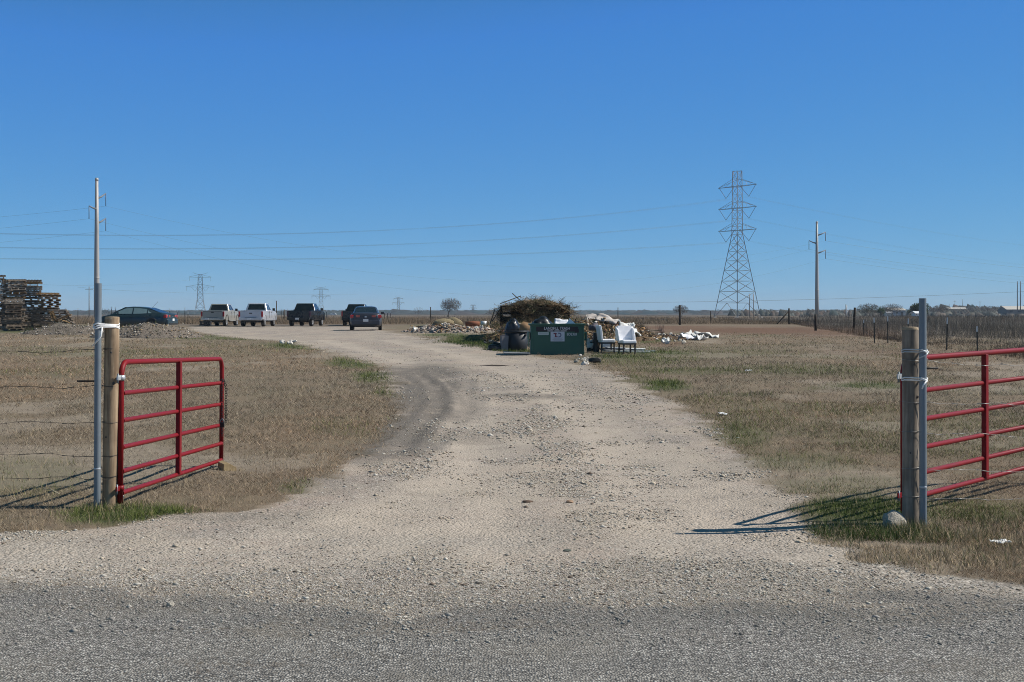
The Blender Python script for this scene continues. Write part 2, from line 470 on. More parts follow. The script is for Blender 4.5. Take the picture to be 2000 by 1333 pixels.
    ac = k.mix(k.ramp(k.noise(k.mapv(co, (.25, 1.6, 1)), 1.0, 4), [(.42, (0, 0, 0)), (.62, (.22, .22, .22))]), ac, (.12, .12, .115))
    ng = k.math('SUBTRACT', n_m, .5)
    gf = k.math('MULTIPLY', k.math('SUBTRACT', k.math('ADD', ma[0], k.math('MULTIPLY', ng, .55)), .22), 1.8, True)
    nf2 = k.math('SUBTRACT', k.noise(co, 26, 4, .75), .5); nst = k.math('SUBTRACT', k.noise(k.mapv(co, (.5, 2.6, 1)), 1.0, 4, .6), .5)
    af = k.math('ADD', k.math('ADD', ma[1], k.math('MULTIPLY', nf2, 1.5)), k.math('MULTIPLY', nst, 1.1))
    af = k.math('MULTIPLY', k.math('SUBTRACT', af, .18), 1.45, True)
    af = k.math('MULTIPLY', af, k.math('MULTIPLY', ma[1], 5.0, True), True)
    c = k.mix(k.math('MULTIPLY', mb[1], .8), t, k.ramp(n_m, [(.3, (.085, .045, .028)), (.7, (.20, .105, .062))]))
    c = k.mix(gf, c, gcol)
    mudc = k.ramp(n_m, [(.3, (.085, .076, .066)), (.7, (.175, .155, .132))])
    mf = k.math('MULTIPLY', mb[0], k.math('ADD', 1.0, k.math('ADD', k.math('MULTIPLY', ng, 2.2), k.math('MULTIPLY', nf2, 2.2))), True)
    c = k.mix(k.math('MULTIPLY', mf, .9), c, mudc)
    c = k.mix(af, c, ac)
    # open country: brown field, then scrub and woods on the far hills
    fld = k.ramp(n_x, [(.35, (.10, .072, .045)), (.65, (.17, .125, .08))])
    fld = k.mix(k.math('MULTIPLY', k.math('SUBTRACT', yy, 900.0), .0012, True), fld, (.045, .045, .036))
    c = k.mix(mb[2], c, fld)
    k.set('Base Color', c); k.set('Roughness', .92); k.set('Specular IOR Level', .18)
    hg = k.math('ADD', k.math('MULTIPLY', v1.outputs['Distance'], -.8), k.math('MULTIPLY', v2.outputs['Distance'], -.7))
    hs = k.math('MULTIPLY', va.outputs['Distance'], -.9)
    h = k.mix(gf, n_f, hg); h = k.mix(af, h, hs)
    k.bump(h, .016, .85)
    return k.m

GM = ground_mat()

u_in = np.linspace(-.47, .47, 380)
u_o = .47 + np.cumsum(np.geomspace(.006, .55, 24))
U = np.concatenate([-u_o[::-1], u_in, u_o])
yr = [3.0]
while yr[-1] < 4900:
    y = yr[-1]
    yr.append(y * (1.0062 if 5.5 < y < 48 else 1.009 if y < 130 else 1.025))
YR = np.array(yr)
GX = U[None, :] * YR[:, None]; GY = np.repeat(YR[:, None], len(U), 1)
mk = masks(GX, GY)
GZ = ground_z(GX, GY, mk)
far_w = ss(118, 128, GY + mk['n1'] * 12)
A = np.stack([mk['g'], mk['a'], mk['gr']], -1).reshape(-1, 3)
CC = np.stack([mk['pa'], mk['ba'] * (GY < 100), mk['g'] * 0], -1).reshape(-1, 3)
B = np.stack([mk['mu'], mk['rd'] * (1 - mk['g']), far_w], -1).reshape(-1, 3)
V = np.stack([GX, GY, GZ], -1).reshape(-1, 3)
nr, nc = GX.shape
idx = np.arange(nr * nc).reshape(nr, nc)
Q = np.stack([idx[:-1, :-1], idx[:-1, 1:], idx[1:, 1:], idx[1:, :-1]], -1).reshape(-1, 4)
fa = mk['a'].reshape(-1)[Q].mean(1); fg = mk['g'].reshape(-1)[Q].mean(1)
sel = np.where(fa > .5, 1, np.where(fg > .5, 2, 0))
for s, nm in ((0, 'ground'), (1, 'road'), (2, 'gravel_drive')):
    q = Q[sel == s]; used, inv = np.unique(q, return_inverse=True)
    npmesh(nm, V[used], 4, inv.reshape(-1, 4), GM, smooth=True, kind='structure', attrs={'mask_a': A[used], 'mask_b': B[used], 'mask_c': CC[used]})
# the same road and land behind and beside the camera
def apron(nm, pts, a):
    n = len(pts)
    npmesh(nm, np.array(pts, float), 4, np.arange(n).reshape(-1, 4), GM, kind='structure', attrs={'mask_a': np.tile([0, a, 0], (n, 1)), 'mask_b': np.zeros((n, 3)), 'mask_c': np.zeros((n, 3))})
apron('road.001', [(-400, -1.5, -.03), (400, -1.5, -.03), (400, 3.02, -.03), (-400, 3.02, -.03)], 1.0)
apron('ground.001', [(-4900, -4900, -.8), (4900, -4900, -.8), (4900, -1.4, -.8), (-4900, -1.4, -.8), (-4900, -1.4, -.8), (4900, -1.4, -.8), (4900, 4900, -12.0), (-4900, 4900, -12.0)], 0.0)

# ------------------------------------------------------------------ loose gravel, dry grass, weeds (nobody could count them)
def sample_px(n, x0, x1, y0, y1):
    px = RNG.uniform(x0, x1, n); py = RNG.uniform(y0, y1, n)
    ys = np.geomspace(4, 400, 4000); pys = HY + F * (HC - T0(ys)) / ys
    o = np.argsort(pys); y = np.interp(py, pys[o], ys[o])
    return (px - 1000) / F * y, y

def stones(name, x, y, s, col, mat):
    n = len(x); z = ground_z(x, y)
    base = np.array([(1, 0, 0), (0, 1, 0), (-1, 0, 0), (0, -1, 0), (0, 0, .75), (0, 0, -.5)], float)
    f = np.array([(0, 1, 4), (1, 2, 4), (2, 3, 4), (3, 0, 4), (1, 0, 5), (2, 1, 5), (3, 2, 5), (0, 3, 5)])
    a = RNG.uniform(0, 6.28, n); sc = s[:, None] * RNG.uniform(.6, 1.15, (n, 3)) ; sc[:, 2] *= .7
    Vb = base[None] * RNG.uniform(.7, 1.25, (n, 6, 3)) * sc[:, None, :]
    ca, sa = np.cos(a)[:, None], np.sin(a)[:, None]
    Vx = Vb[..., 0] * ca - Vb[..., 1] * sa + x[:, None]; Vy = Vb[..., 0] * sa + Vb[..., 1] * ca + y[:, None]
    Vz = Vb[..., 2] + z[:, None] + .12 * s[:, None]
    Vv = np.stack([Vx, Vy, Vz], -1).reshape(-1, 3)
    ff = (f[None] + (np.arange(n) * 6)[:, None, None]).reshape(-1, 3)
    return npmesh(name, Vv, 3, ff, mat, col=np.repeat(col, 6, 0), kind='stuff')

STONE = attr_mat('loose_stone', .9)
gx, gy = sample_px(400000, -150, 2150, 668, 1260)
m_ = masks(gx, gy)
dens = np.clip(m_['g'] * (.10 + 1.6 * ss(-.06, .16, fbm(gx * .9, gy * .6, 45))) * (1 - .7 * m_['mu']) * (1 - .85 * m_['pa']) + m_['a'] * .16 + 1.2 * m_['a'] * m_['g'], 0, 1)
dens = dens + .5 * m_['g'] * ss(10.8, 8.6, gy) * ss(-.1, .15, fbm(gx * .5, gy * 1.6, 46))
keep = RNG.uniform(0, 1, len(gx)) < dens
gx, gy = gx[keep], gy[keep]; n = len(gx); am = m_['a'][keep]
sz = np.clip(RNG.lognormal(-4.92, .46, n), .004, .04) * np.clip(gy / 11, .75, 2.0)
tone = RNG.uniform(.55, 1.3, n)[:, None]
ca = np.where(RNG.uniform(0, 1, n)[:, None] < .5, np.array([[.44, .375, .29]]), np.array([[.46, .43, .375]]))
ca = np.where(RNG.uniform(0, 1, n)[:, None] < .08, np.array([[.20, .155, .12]]), ca)
ca = np.where((am > .5)[:, None], np.array([[.32, .30, .265]]), ca)
gs = stones('gravel', gx, gy, sz, ca * tone, STONE)
tag(gs, 'loose pale limestone gravel scattered over the drive and road edge', 'gravel')

BLADE = attr_mat('dry_blades', .8, .12)
def blades(name, x, y, h, w, lean, col, tip=None, z=None):
    n = len(x); z = ground_z(x, y) if z is None else z
    a = RNG.uniform(0, 6.283, n); b = RNG.uniform(0, 6.283, n)
    px_, py_ = np.cos(b) * w / 2, np.sin(b) * w / 2
    dx, dy = np.cos(a) * np.sin(lean), np.sin(a) * np.sin(lean)
    v0 = np.stack([x - px_, y - py_, z - .005], -1); v1 = np.stack([x + px_, y + py_, z - .005], -1)
    v2 = np.stack([x + dx * h, y + dy * h, z + np.cos(lean) * h], -1)
    Vv = np.stack([v0, v1, v2], 1).reshape(-1, 3)
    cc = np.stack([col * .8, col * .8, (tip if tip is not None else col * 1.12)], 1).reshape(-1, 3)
    return npmesh(name, Vv, 3, np.arange(n * 3).reshape(-1, 3), BLADE, col=cc, kind='stuff')

gx, gy = sample_px(1150000, -420, 2420, 652, 1165)
m_ = masks(gx, gy)
dens = np.clip(1 - (m_['g'] + m_['a']) * 1.3, 0, 1) * (.28 + 1.35 * ss(-.2, .18, m_['n2'] + m_['n1'])) * (1 - .75 * m_['mu']) * (1 - .55 * m_['rd']) * (1 - .8 * m_['ba'])
keep = RNG.uniform(0, 1, len(gx)) < dens
gx, gy = gx[keep], gy[keep]; n = len(gx)
mm = {k_: v_[keep] for k_, v_ in m_.items()}
grn = mm['gr'] > RNG.uniform(.05, .95, n)
side = ss(-1, 3, gx)                          # right-hand turf is greyer and darker than the left
straw = np.array([[.52, .42, .29]]); brown = np.array([[.27, .195, .125]]); grey = np.array([[.30, .255, .195]]); dark = np.array([[.10, .078, .055]])
r = RNG.uniform(0, 1, n) + mm['n1'] * .5
col = np.where((r < .34)[:, None], brown, np.where((r < .62)[:, None], grey, np.where((r < .88)[:, None], straw, dark)))
warm = ss(-.12, .16, fbm(gx * .16 + 3, gy * .10, 101))[:, None]
col = col * (np.array([[1.07, .95, .88]]) * warm + np.array([[.86, .90, .93]]) * (1 - warm)) * (1 - .04 * side[:, None])
gcol = np.array([[.125, .16, .045]]) * RNG.uniform(.6, 1.5, n)[:, None] + np.array([[.03, .015, .0]]) * RNG.uniform(0, 1, n)[:, None]
col = np.where(grn[:, None], gcol, col) * RNG.uniform(.7, 1.25, n)[:, None]
wd = np.maximum(.0036, gy * .00034)
ht = RNG.uniform(.03, .075, n) * np.clip(gy / 14, .9, 2.0) * np.where(grn & (mm['gr'] > .8), 1.5, 1.0)
ln = np.where(grn, RNG.uniform(.2, 1.2, n), RNG.uniform(.7, 1.5, n))
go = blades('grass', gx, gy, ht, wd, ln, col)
tag(go, 'short dry winter grass with green patches on both sides of the drive', 'grass')

# single dead stalks and clumps standing out of the turf
gx, gy = sample_px(7000, -300, 2300, 655, 1080)
m_ = masks(gx, gy); keep = (m_['g'] + m_['a'] < .15) & (fbm(gx * .7, gy * .5, 96) > .0)
gx, gy = gx[keep], gy[keep]; rep = 5
gx = np.repeat(gx, rep) + RNG.normal(0, .05, len(gx) * rep); gy = np.repeat(gy, rep) + RNG.normal(0, .05, len(gy) * rep); n = len(gx)
sk = blades('grass.002', gx, gy, RNG.uniform(.05, .17, n), np.maximum(.0035, gy * .0003), RNG.uniform(.1, 1.2, n), np.array([[.42, .33, .21]]) * RNG.uniform(.4, 1.3, n)[:, None])
tag(sk, 'scattered taller dead grass stalks standing in the turf', 'grass')

# longer tufts round the gate posts, block and drive edge
def tuft(cx, cy, n, rad, h, green):
    a = RNG.uniform(0, 6.283, n); q = rad * np.sqrt(RNG.uniform(0, 1, n))
    x = cx + np.cos(a) * q * 1.4; y = cy + np.sin(a) * q
    g_ = RNG.uniform(0, 1, n) < green
    c_ = np.where(g_[:, None], np.array([[.085, .125, .035]]), np.array([[.50, .39, .25]])) * RNG.uniform(.5, 1.3, n)[:, None]
    return x, y, RNG.uniform(.4, 1, n) * h, c_
tx = []
for px, py, n, rad, h, g_ in [(235, 1002, 900, .30, .055, .8), (310, 1006, 800, .38, .04, .75), (200, 994, 400, .15, .1, .6), (1690, 1045, 1300, .30, .13, .85), (1760, 1050, 1300, .28, .13, .75), (1800, 1040, 800, .16, .15, .5),
                              (1850, 1050, 900, .30, .14, .35), (1640, 1035, 900, .25, .10, .7), (1920, 1060, 900, .35, .13, .2), (1720, 1085, 900, .35, .10, .12), (1830, 1095, 900, .4, .10, .15), (1960, 1090, 800, .4, .12, .15),
                              (1640, 1000, 900, .4, .08, .9), (1700, 985, 900, .4, .08, .9), (1880, 1010, 900, .4, .09, .7), (1620, 960, 600, .4, .06, .6), (1980, 1030, 700, .3, .12, .4), (250, 985, 400, .2, .06, .6), (445, 918, 200, .15, .06, .2), (880, 669, 900, 1.3, .16, 1.0), (920, 673, 900, 1.2, .16, 1.0), (955, 678, 900, 1.0, .18, 1.0), (985, 686, 700, .8, .16, .95), (1215, 697, 500, .8, .10, .9), (1600, 1062, 500, .25, .07, .15)]:
    p = G(px, py); tx.append(tuft(p.x, p.y, n, rad, h, g_))
x = np.concatenate([t[0] for t in tx]); y = np.concatenate([t[1] for t in tx]); h = np.concatenate([t[2] for t in tx]); c_ = np.concatenate([t[3] for t in tx])
keep = masks(x, y)['g'] < .8
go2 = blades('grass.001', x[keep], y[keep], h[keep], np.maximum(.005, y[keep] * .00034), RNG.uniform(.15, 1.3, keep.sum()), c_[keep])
tag(go2, 'longer green and straw coloured grass tufts round the gate posts', 'grass')

# standing dead weeds: the brown field beyond the back fence and the grey weed bed beyond the right-hand fence
FY = [30, 45, 60, 79, 112, 140]; FX = [15.6, 16.0, 16.6, 18.4, 23.7, 28]
wx, wy = sample_px(110000, -150, 2300, 616, 634)
keep = (wy > 116) & (wy < 330)
wx, wy = wx[keep], wy[keep]; n = len(wx)
c_ = np.array([[.20, .14, .088]]) * RNG.uniform(.6, 1.35, n)[:, None] + np.array([[.05, .05, .035]]) * RNG.uniform(0, 1, n)[:, None]
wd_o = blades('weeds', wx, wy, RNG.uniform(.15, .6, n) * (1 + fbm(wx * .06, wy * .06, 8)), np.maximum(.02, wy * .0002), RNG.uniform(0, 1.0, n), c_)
tag(wd_o, 'brown dead weeds standing in the field beyond the back fence', 'weeds')
N = 150000
wy = np.exp(RNG.uniform(np.log(38), np.log(190), N)); wx = np.interp(wy, FY, FX) + RNG.uniform(.1, 1, N) ** 1.5 * wy * .30 + .2
cl = fbm(wx * .5, wy * .3, 62)
keep = RNG.uniform(0, 1, N) < np.clip(.55 + cl * 1.8, .05, 1)
wx, wy, cl = wx[keep], wy[keep], cl[keep]; n = len(wx)
dist = wx - np.interp(wy, FY, FX)
redd = (1 - ss(.5, 5, dist + cl * 4))[:, None]
c_ = (np.array([[.29, .255, .21]]) * (1 - redd) + np.array([[.23, .155, .105]]) * redd) * np.clip(.9 + 2.4 * fbm(wx * .11, wy * .035, 64), .4, 1.6)[:, None] * RNG.uniform(.5, 1.4, n)[:, None]
wd2 = blades('weeds.001', wx, wy, RNG.uniform(.2, .85, n) * np.clip(.75 + 2.6 * fbm(wx * .22, wy * .07, 66), .25, 1.5) * np.clip(.45 + dist * .12, .45, 1.15), np.maximum(.007, wy * .0002), RNG.uniform(0, 1.0, n), c_)
tag(wd2, 'tall grey dead weeds standing beyond the right-hand wire fence', 'weeds')
# ------------------------------------------------------------------ gate posts, pipes, gates, wire
RED_P = plain('red_gate_paint', (.205, .006, .009), .5, 0, .16, 7, dirt=(.13, .022, .018), spec=.25)
GALV = plain('galvanised_steel', (.20, .235, .26), .5, .35, .12, 9, dirt=(.20, .20, .19))
GALV_L = plain('bright_zinc', (.50, .52, .53), .4, .4, .1, 12)
BLACK_S = plain('dark_steel', (.03, .028, .026), .5, .5, .3, 20)
RUSTW = plain('weathered_wire', (.09, .075, .065), .6, .6, .4, 30)
WIREG = plain('grey_wire', (.26, .25, .235), .5, .7, .3, 30)
WHITE_P = plain('white_plastic', (.78, .78, .76), .4, 0, .06, 10)
POST_L = wood_mat('new_post_wood', (.46, .345, .225), (.25, .17, .105))
POST_R = wood_mat('grey_post_wood', (.34, .295, .24), (.20, .165, .13))
POST_T = wood_mat('post_end_grain', (.52, .43, .31), (.40, .31, .21), 1.0, 0, 0)
LIME = plain('limestone', (.50, .455, .375), .9, 0, .25, 14, dirt=(.25, .22, .18), bump=.02)

def wood_post(x, y, top, r, mat, lean, label):
    b = on(x, y, -.15); b.z = gz(x, y) - .15
    t = thing('wooden_post', label, 'post', b)
    H = top - b.z; n = 22; pts = []; mb = MB(); vs = []
    for i in range(15):
        f = i / 14
        for j in range(n):
            a = 2 * math.pi * j / n
            rr = r * (1.05 - .07 * f) * (1 + .05 * float(fbm(np.array([math.cos(a) * 1.3 + x]), np.array([math.sin(a) * 1.3 + f * 3]), 5)[0]) * 2)
            vs.append((rr * math.cos(a) + lean * f * H, rr * math.sin(a), f * H))
    mb.add(vs, [(i * n + j, i * n + (j + 1) % n, (i + 1) * n + (j + 1) % n, (i + 1) * n + j) for i in range(14) for j in range(n)], 0, True)
    mb.build('shaft', mat, t)
    cp = MB().lathe([(0.0001, H + .006), (r * .9, H + .004), (r * .985, H - .004), (r * .99, H - .02)], n, c=(lean * H, 0, 0))
    cp.build('end_grain', POST_T, t)
    for z, dx, s in ((H * .68, .5, .018), (H * .42, -.3, .014), (H * .83, .2, .012)):
        MB().lathe([(.0001, .004), (s * .6, .003), (s, -.003)], 8, 'y', (0, 0, 0)).build('knot', RUSTW, t, loc=(lean * z + dx * r, -math.sqrt(max(0, 1 - dx * dx)) * r * 1.0, z), rot=(math.pi, 0, 0))
    return t

LPX, LPY, RPX, RPY = -3.745, 12.15, 3.388, 11.08
wood_post(LPX, LPY, 1.757, .0665, POST_L, .012, 'honey brown round wooden gate post beside the taller left steel pipe')
wood_post(RPX, RPY, 1.674, .0695, POST_R, -.004, 'weathered grey round wooden gate post beside the right steel pipe')

def pipe(x, y, top, r, lean, label):
    z0 = gz(x, y) - .1
    t = thing('steel_pipe', label, 'pipe', (x, y, z0))
    H = top - z0
    MB().tube([(0, 0, 0), (lean * .5, 0, H * .5), (lean, 0, H)], r, 18, caps=False).tube([(lean, 0, H), (lean, 0, H - .2)], r * .86, 18, caps=False).build('tube', GALV, t)
    MB().lathe([(r * .86, H), (r, H)], 18, c=(lean, 0, 0)).build('rim', GALV_L, t)
    MB().lathe([(r * 1.0, H * .21), (r * 1.045, H * .211), (r * 1.045, H * .217), (r, H * .218)], 18, c=(lean * .21, 0, 0)).build('weld_ring', GALV_L, t)
pipe(-3.83, 12.05, 2.07, .031, .012, 'tall grey galvanised steel pipe tied to the left wooden gate post')
pipe(3.452, 10.96, 1.92, .0305, -.005, 'shorter grey galvanised steel pipe strapped to the right wooden gate post')

RAILS = [0, .20, .425, .675, .93, 1.22]
def gate(hx, hy, hz, dx, dy, dz, L, strap_side, label):
    X = Vector((dx, dy, dz)).normalized(); Y = Vector((0, 0, 1)).cross(X).normalized(); Z = X.cross(Y)
    t = thing('farm_gate', label, 'gate', (hx, hy, hz))
    t.rotation_euler = Matrix((X, Y, Z)).transposed().to_euler()
    H = 1.22; R = .13; r = .026
    path = [(0, 0, -.095), (0, 0, H - R)] + [(R - R * math.cos(a), 0, H - R + R * math.sin(a)) for a in np.linspace(.2, math.pi / 2, 6)]
    path += [(L - R + R * math.sin(a), 0, H - R + R * math.cos(a)) for a in np.linspace(0, math.pi / 2 - .2, 6)] + [(L, 0, H - R), (L, 0, -.03)]
    MB().tube(path, r, 14).build('frame', RED_P, t)
    for z in RAILS[:-1]:
        MB().tube([(r - .004, 0, z), (r + .012, 0, z), (r + .02, 0, z), (L - r - .02, 0, z), (L - r - .012, 0, z), (L - r + .004, 0, z)], [.029, .028, .0225, .0225, .028, .029], 12).build('rail', RED_P, t)
    MB().box((L / 2, -.012, H / 2), (.066, .050, H - .02)).build('brace', RED_P, t, bevel=.006)
    for z in (1.075, .05):
        s = MB().lathe([(r + .002, -.024), (r + .009, -.024), (r + .009, .024), (r + .002, .024)], 16, c=(0, 0, z))
        s.box((-.07, 0, z), (.09, .012, .042)); s.box((.045, 0, z), (.05, .016, .038))
        h = s.build('hinge', GALV_L if z > .5 else RED_P, t)
        MB().tube([(.05, -.022, z), (.05, .022, z)], .008, 8).build('bolt', GALV, h); MB().tube([(-.09, 0, z - .05), (-.09, 0, z + .04)], .009, 8).build('pin', GALV, h)
    return t
lg = gate(-3.645, 12.15, .118, .142, 3.56, -.095, 3.58, 1, 'red tubular farm gate swung inward at the left post, its whole six rails visible')
rg = gate(3.395, 11.32, .175, 1.885, 2.15, .02, 3.60, 1, 'red tubular farm gate hinged behind the right post and cut off by the frame')

# chain and padlock on the free end of the left gate
M4 = Matrix.Translation((-3.645, 12.15, .118)) @ lg.rotation_euler.to_matrix().to_4x4()
def gpt(x, y, z): return M4 @ Vector((x, y, z))
def chain_links(path, r=.0045, ll=.040):
    mb = MB(); pts = [Vector(p) for p in path]; acc = []
    for a, b in zip(pts[:-1], pts[1:]):
        k = max(1, int((b - a).length / (ll * .72)))
        for i in range(k): acc.append((a + (b - a) * (i + .5) / k, (b - a).normalized()))
    for i, (c, d) in enumerate(acc):
        s = d.cross(Vector((0, 1, 0)) if i % 2 else Vector((1, .3, 0))).normalized()
        ring = []
        for q in range(10):
            a = 2 * math.pi * q / 10; ring.append(c + d * math.cos(a) * ll * .5 + s * math.sin(a) * .014)
        mb.tube(ring, r, 5, closed=True)
    return mb
ch = thing('chain', 'dark chain looped over the free end of the left red gate', 'chain', gpt(3.58, 0, .62))
loop = [(3.60, -.05, .45), (3.61, -.045, .86), (3.58, -.035, .955), (3.50, -.02, .97), (3.475, -.03, .90), (3.48, -.035, .30)]
cm = chain_links([gpt(*p) - ch.location for p in loop]); cm.build('links', BLACK_S, ch)
pl = thing('padlock', 'small black padlock hanging from the chain on the left gate', 'padlock', gpt(3.44, -.045, .47))
MB().box((0, 0, -.035), (.055, .025, .06)).build('case', BLACK_S, pl, bevel=.006)
MB().tube([(-.018, 0, -.01), (-.018, 0, .02), (0, 0, .04), (.018, 0, .02), (.018, 0, -.01)], .005, 8).build('shackle', GALV, pl)

# wood block that props the gate, and rocks
WB = wood_mat('block_wood', (.46, .36, .20), (.36, .26, .14), 2.0)
p = P(444, 918)
b = MB().prism([(-.08, 0), (.085, 0), (.085, .05), (-.03, .115), (-.08, .10)], -.07, .085)
tag(b.build('wood_block', WB, loc=(p.x - .01, p.y, p.z - .01), rot=(0, .1, -.9), bevel=.004, fix=True), 'pale tan cut wood block on the grass under the free end of the left gate', 'wood block')

def rock_mesh(name, s, mat, seed, sub=3, rough=.35):
    import bmesh
    bm = bmesh.new(); bmesh.ops.create_icosphere(bm, subdivisions=sub, radius=1)
    for v in bm.verts:
        c = v.co.copy()
        d = 1 + rough * float(fbm(np.array([c.x * 1.2 + seed + c.z]), np.array([c.y * 1.2 - seed + c.z * .7]), seed)[0]) * 2 + .12 * float(fbm(np.array([c.x * 4 + seed]), np.array([c.y * 4 + c.z * 3]), seed + 3)[0])
        v.co = Vector((c.x * s[0] * d, c.y * s[1] * d, max(-.35, c.z) * s[2] * d))
    me = bpy.data.meshes.new(name); bm.to_mesh(me); bm.free(); me.materials.append(mat)
    me.polygons.foreach_set('use_smooth', np.zeros(len(me.polygons), bool))
    return me
def rock(px, py, s, label, seed, mat=None, rz=0.0, cat='rock'):
    o = bpy.data.objects.new('rock', rock_mesh('rock', s, mat or LIME, seed)); C.objects.link(o)
    q = P(px, py); o.location = (q.x, q.y, q.z + s[2] * .2); o.rotation_euler = (0, 0, rz)
    return tag(o, label, cat)
rock(1749, 1032, (.12, .08, .12), 'large pale limestone rock in green grass at the foot of the right post', 17, rz=.4)
rock(333, 1184, (.023, .022, .024), 'whitish pebble lying alone on the grey road at lower left', 5)
rock(157, 1175, (.014, .013, .010), 'tiny pale stone on the asphalt left of the whitish pebble', 6)
rock(320, 1186, (.010, .010, .008), 'tiny dark chip touching the whitish pebble on the road', 8, BLACK_S)
rock(1624, 1156, (.026, .02, .018), 'pale stone at the seam of road and drive below the right gate', 9)
rock(1030, 980, (.05, .03, .02), 'brown clod in the middle of the gravel drive', 10, plain('brown_clod', (.15, .10, .07), .9, 0, .3, 20))
rock(1113, 982, (.035, .03, .02), 'reddish tan stone just right of the brown clod on the drive', 11, plain('red_tan_stone', (.33, .22, .14), .9, 0, .3, 20))
rock(935, 1138, (.028, .02, .012), 'dark flat stone on the gravel below the drive centre', 12, plain('dark_stone', (.08, .07, .06), .9, 0, .3, 20))
rock(1108, 1076, (.03, .025, .012), 'dark greenish stone on the gravel right of centre', 13, plain('green_stone', (.10, .11, .09), .9, 0, .3, 20))
rock(955, 714, (.55, .14, .03), 'dark flat clod lying on the drive in front of the dumpster', 14, plain('dark_clod', (.10, .08, .065), .9, 0, .3, 10))

# litter
def scrap(px, py, w, d, mat, label, rz=0, h=.03, cat='litter', seed=1, name='paper_scrap'):
    n = 7; vs = []; q = P(px, py)
    for i in range(n):
        for j in range(n):
            x = (i / (n - 1) - .5) * w; y = (j / (n - 1) - .5) * d
            vs.append((x * (1 + .2 * math.sin(seed + j)), y * (1 + .2 * math.cos(seed * 2 + i)), h * (.5 + float(fbm(np.array([i * .6 + seed]), np.array([j * .6]), seed)[0]) * 1.6)))
    m = MB().add(vs, [(i * n + j, (i + 1) * n + j, (i + 1) * n + j + 1, i * n + j + 1) for i in range(n - 1) for j in range(n - 1)], 0, True)
    o = m.build(name, mat, loc=q + Vector((0, 0, .02)), rot=(0, 0, rz))
    so_ = o.modifiers.new('thickness', 'SOLIDIFY'); so_.thickness = .004
    return tag(o, label, cat)
scrap(1955, 1067, .11, .10, WHITE_P, 'crumpled white paper scrap in the grass below the right gate', .4, .03, seed=3)
scrap(1412, 812, .13, .2, WHITE_P, 'white plastic scrap on the right-hand turf beside the drive', .1, .04, seed=4)
scrap(1462, 729, .14, .2, WHITE_P, 'small white torn scrap on the turf right of the chairs', .6, .07, seed=5)
scrap(238, 978, .03, .02, WHITE_P, 'tiny white tag on the ground at the hinge of the left gate', .6, .05, seed=6)
p = P(100, 966); STRAW = plain('straw', (.55, .47, .32), .8)
tag(MB().tube([(-.11, .1, .05), (0, 0, .055), (.13, -.14, .03)], .004, 5).build('straw_stalk', STRAW, loc=p), 'long pale straw stalk lying across the gate shadow left of the pipe', 'straw')

# white plastic ties
def tie(pts_c, r1, r2, z, label, mat, wraps=2, tail=None, name='plastic_tie', rr=.006):
    """a band round a pipe at pts_c[0] and a post at pts_c[1]"""
    a, b = Vector(pts_c[0]), Vector(pts_c[1]); d = (b - a).normalized(); nrm = Vector((-d.y, d.x, 0))
    t = thing(name, label, 'tie', (a.x, a.y, z))
    for w in range(wraps):
        pts = []
        for ang in np.linspace(math.pi / 2, 3 * math.pi / 2, 9): pts.append(a + (nrm * math.sin(ang) + d * math.cos(ang)) * (r1 + rr))
        for ang in np.linspace(-math.pi / 2, math.pi / 2, 13): pts.append(b + (nrm * math.sin(ang) + d * math.cos(ang)) * (r2 + rr))
        zz = (w - (wraps - 1) / 2) * rr * 2.2
        MB().tube([Vector((p.x - a.x, p.y - a.y, zz + .008 * math.sin(i * .9 + w))) for i, p in enumerate(pts)], rr, 7, closed=True).build('band', mat, t)
    if tail: MB().tube(tail, [rr, rr * 1.1, rr, rr * .7][:len(tail)], 7).build('tail', mat, t)
    return t
tie(((-3.82, 12.05, 0), (LPX + .012, LPY, 0)), .031, .0665, 1.675, 'white plastic tie with a loose tail binding the left pipe to its post', WHITE_P, 3, [(.055, -.055, -.01), (.05, -.075, -.09), (.01, -.07, -.14), (-.035, -.045, -.18)], rr=.0075)
tie(((3.448, 10.96, 0), (RPX, RPY, 0)), .0305, .0695, 1.475, 'upper white tie binding the right pipe to its post, partly grey', GALV_L, 2, [(.03, -.06, 0), (.0, -.09, -.03), (-.06, -.085, -.055)])
tie(((3.448, 10.96, 0), (RPX, RPY, 0)), .0305, .0695, 1.238, 'lower white tie binding the right pipe to its post', WHITE_P, 2, [(.01, -.07, -.01), (-.02, -.085, -.04), (-.03, -.08, -.075)])

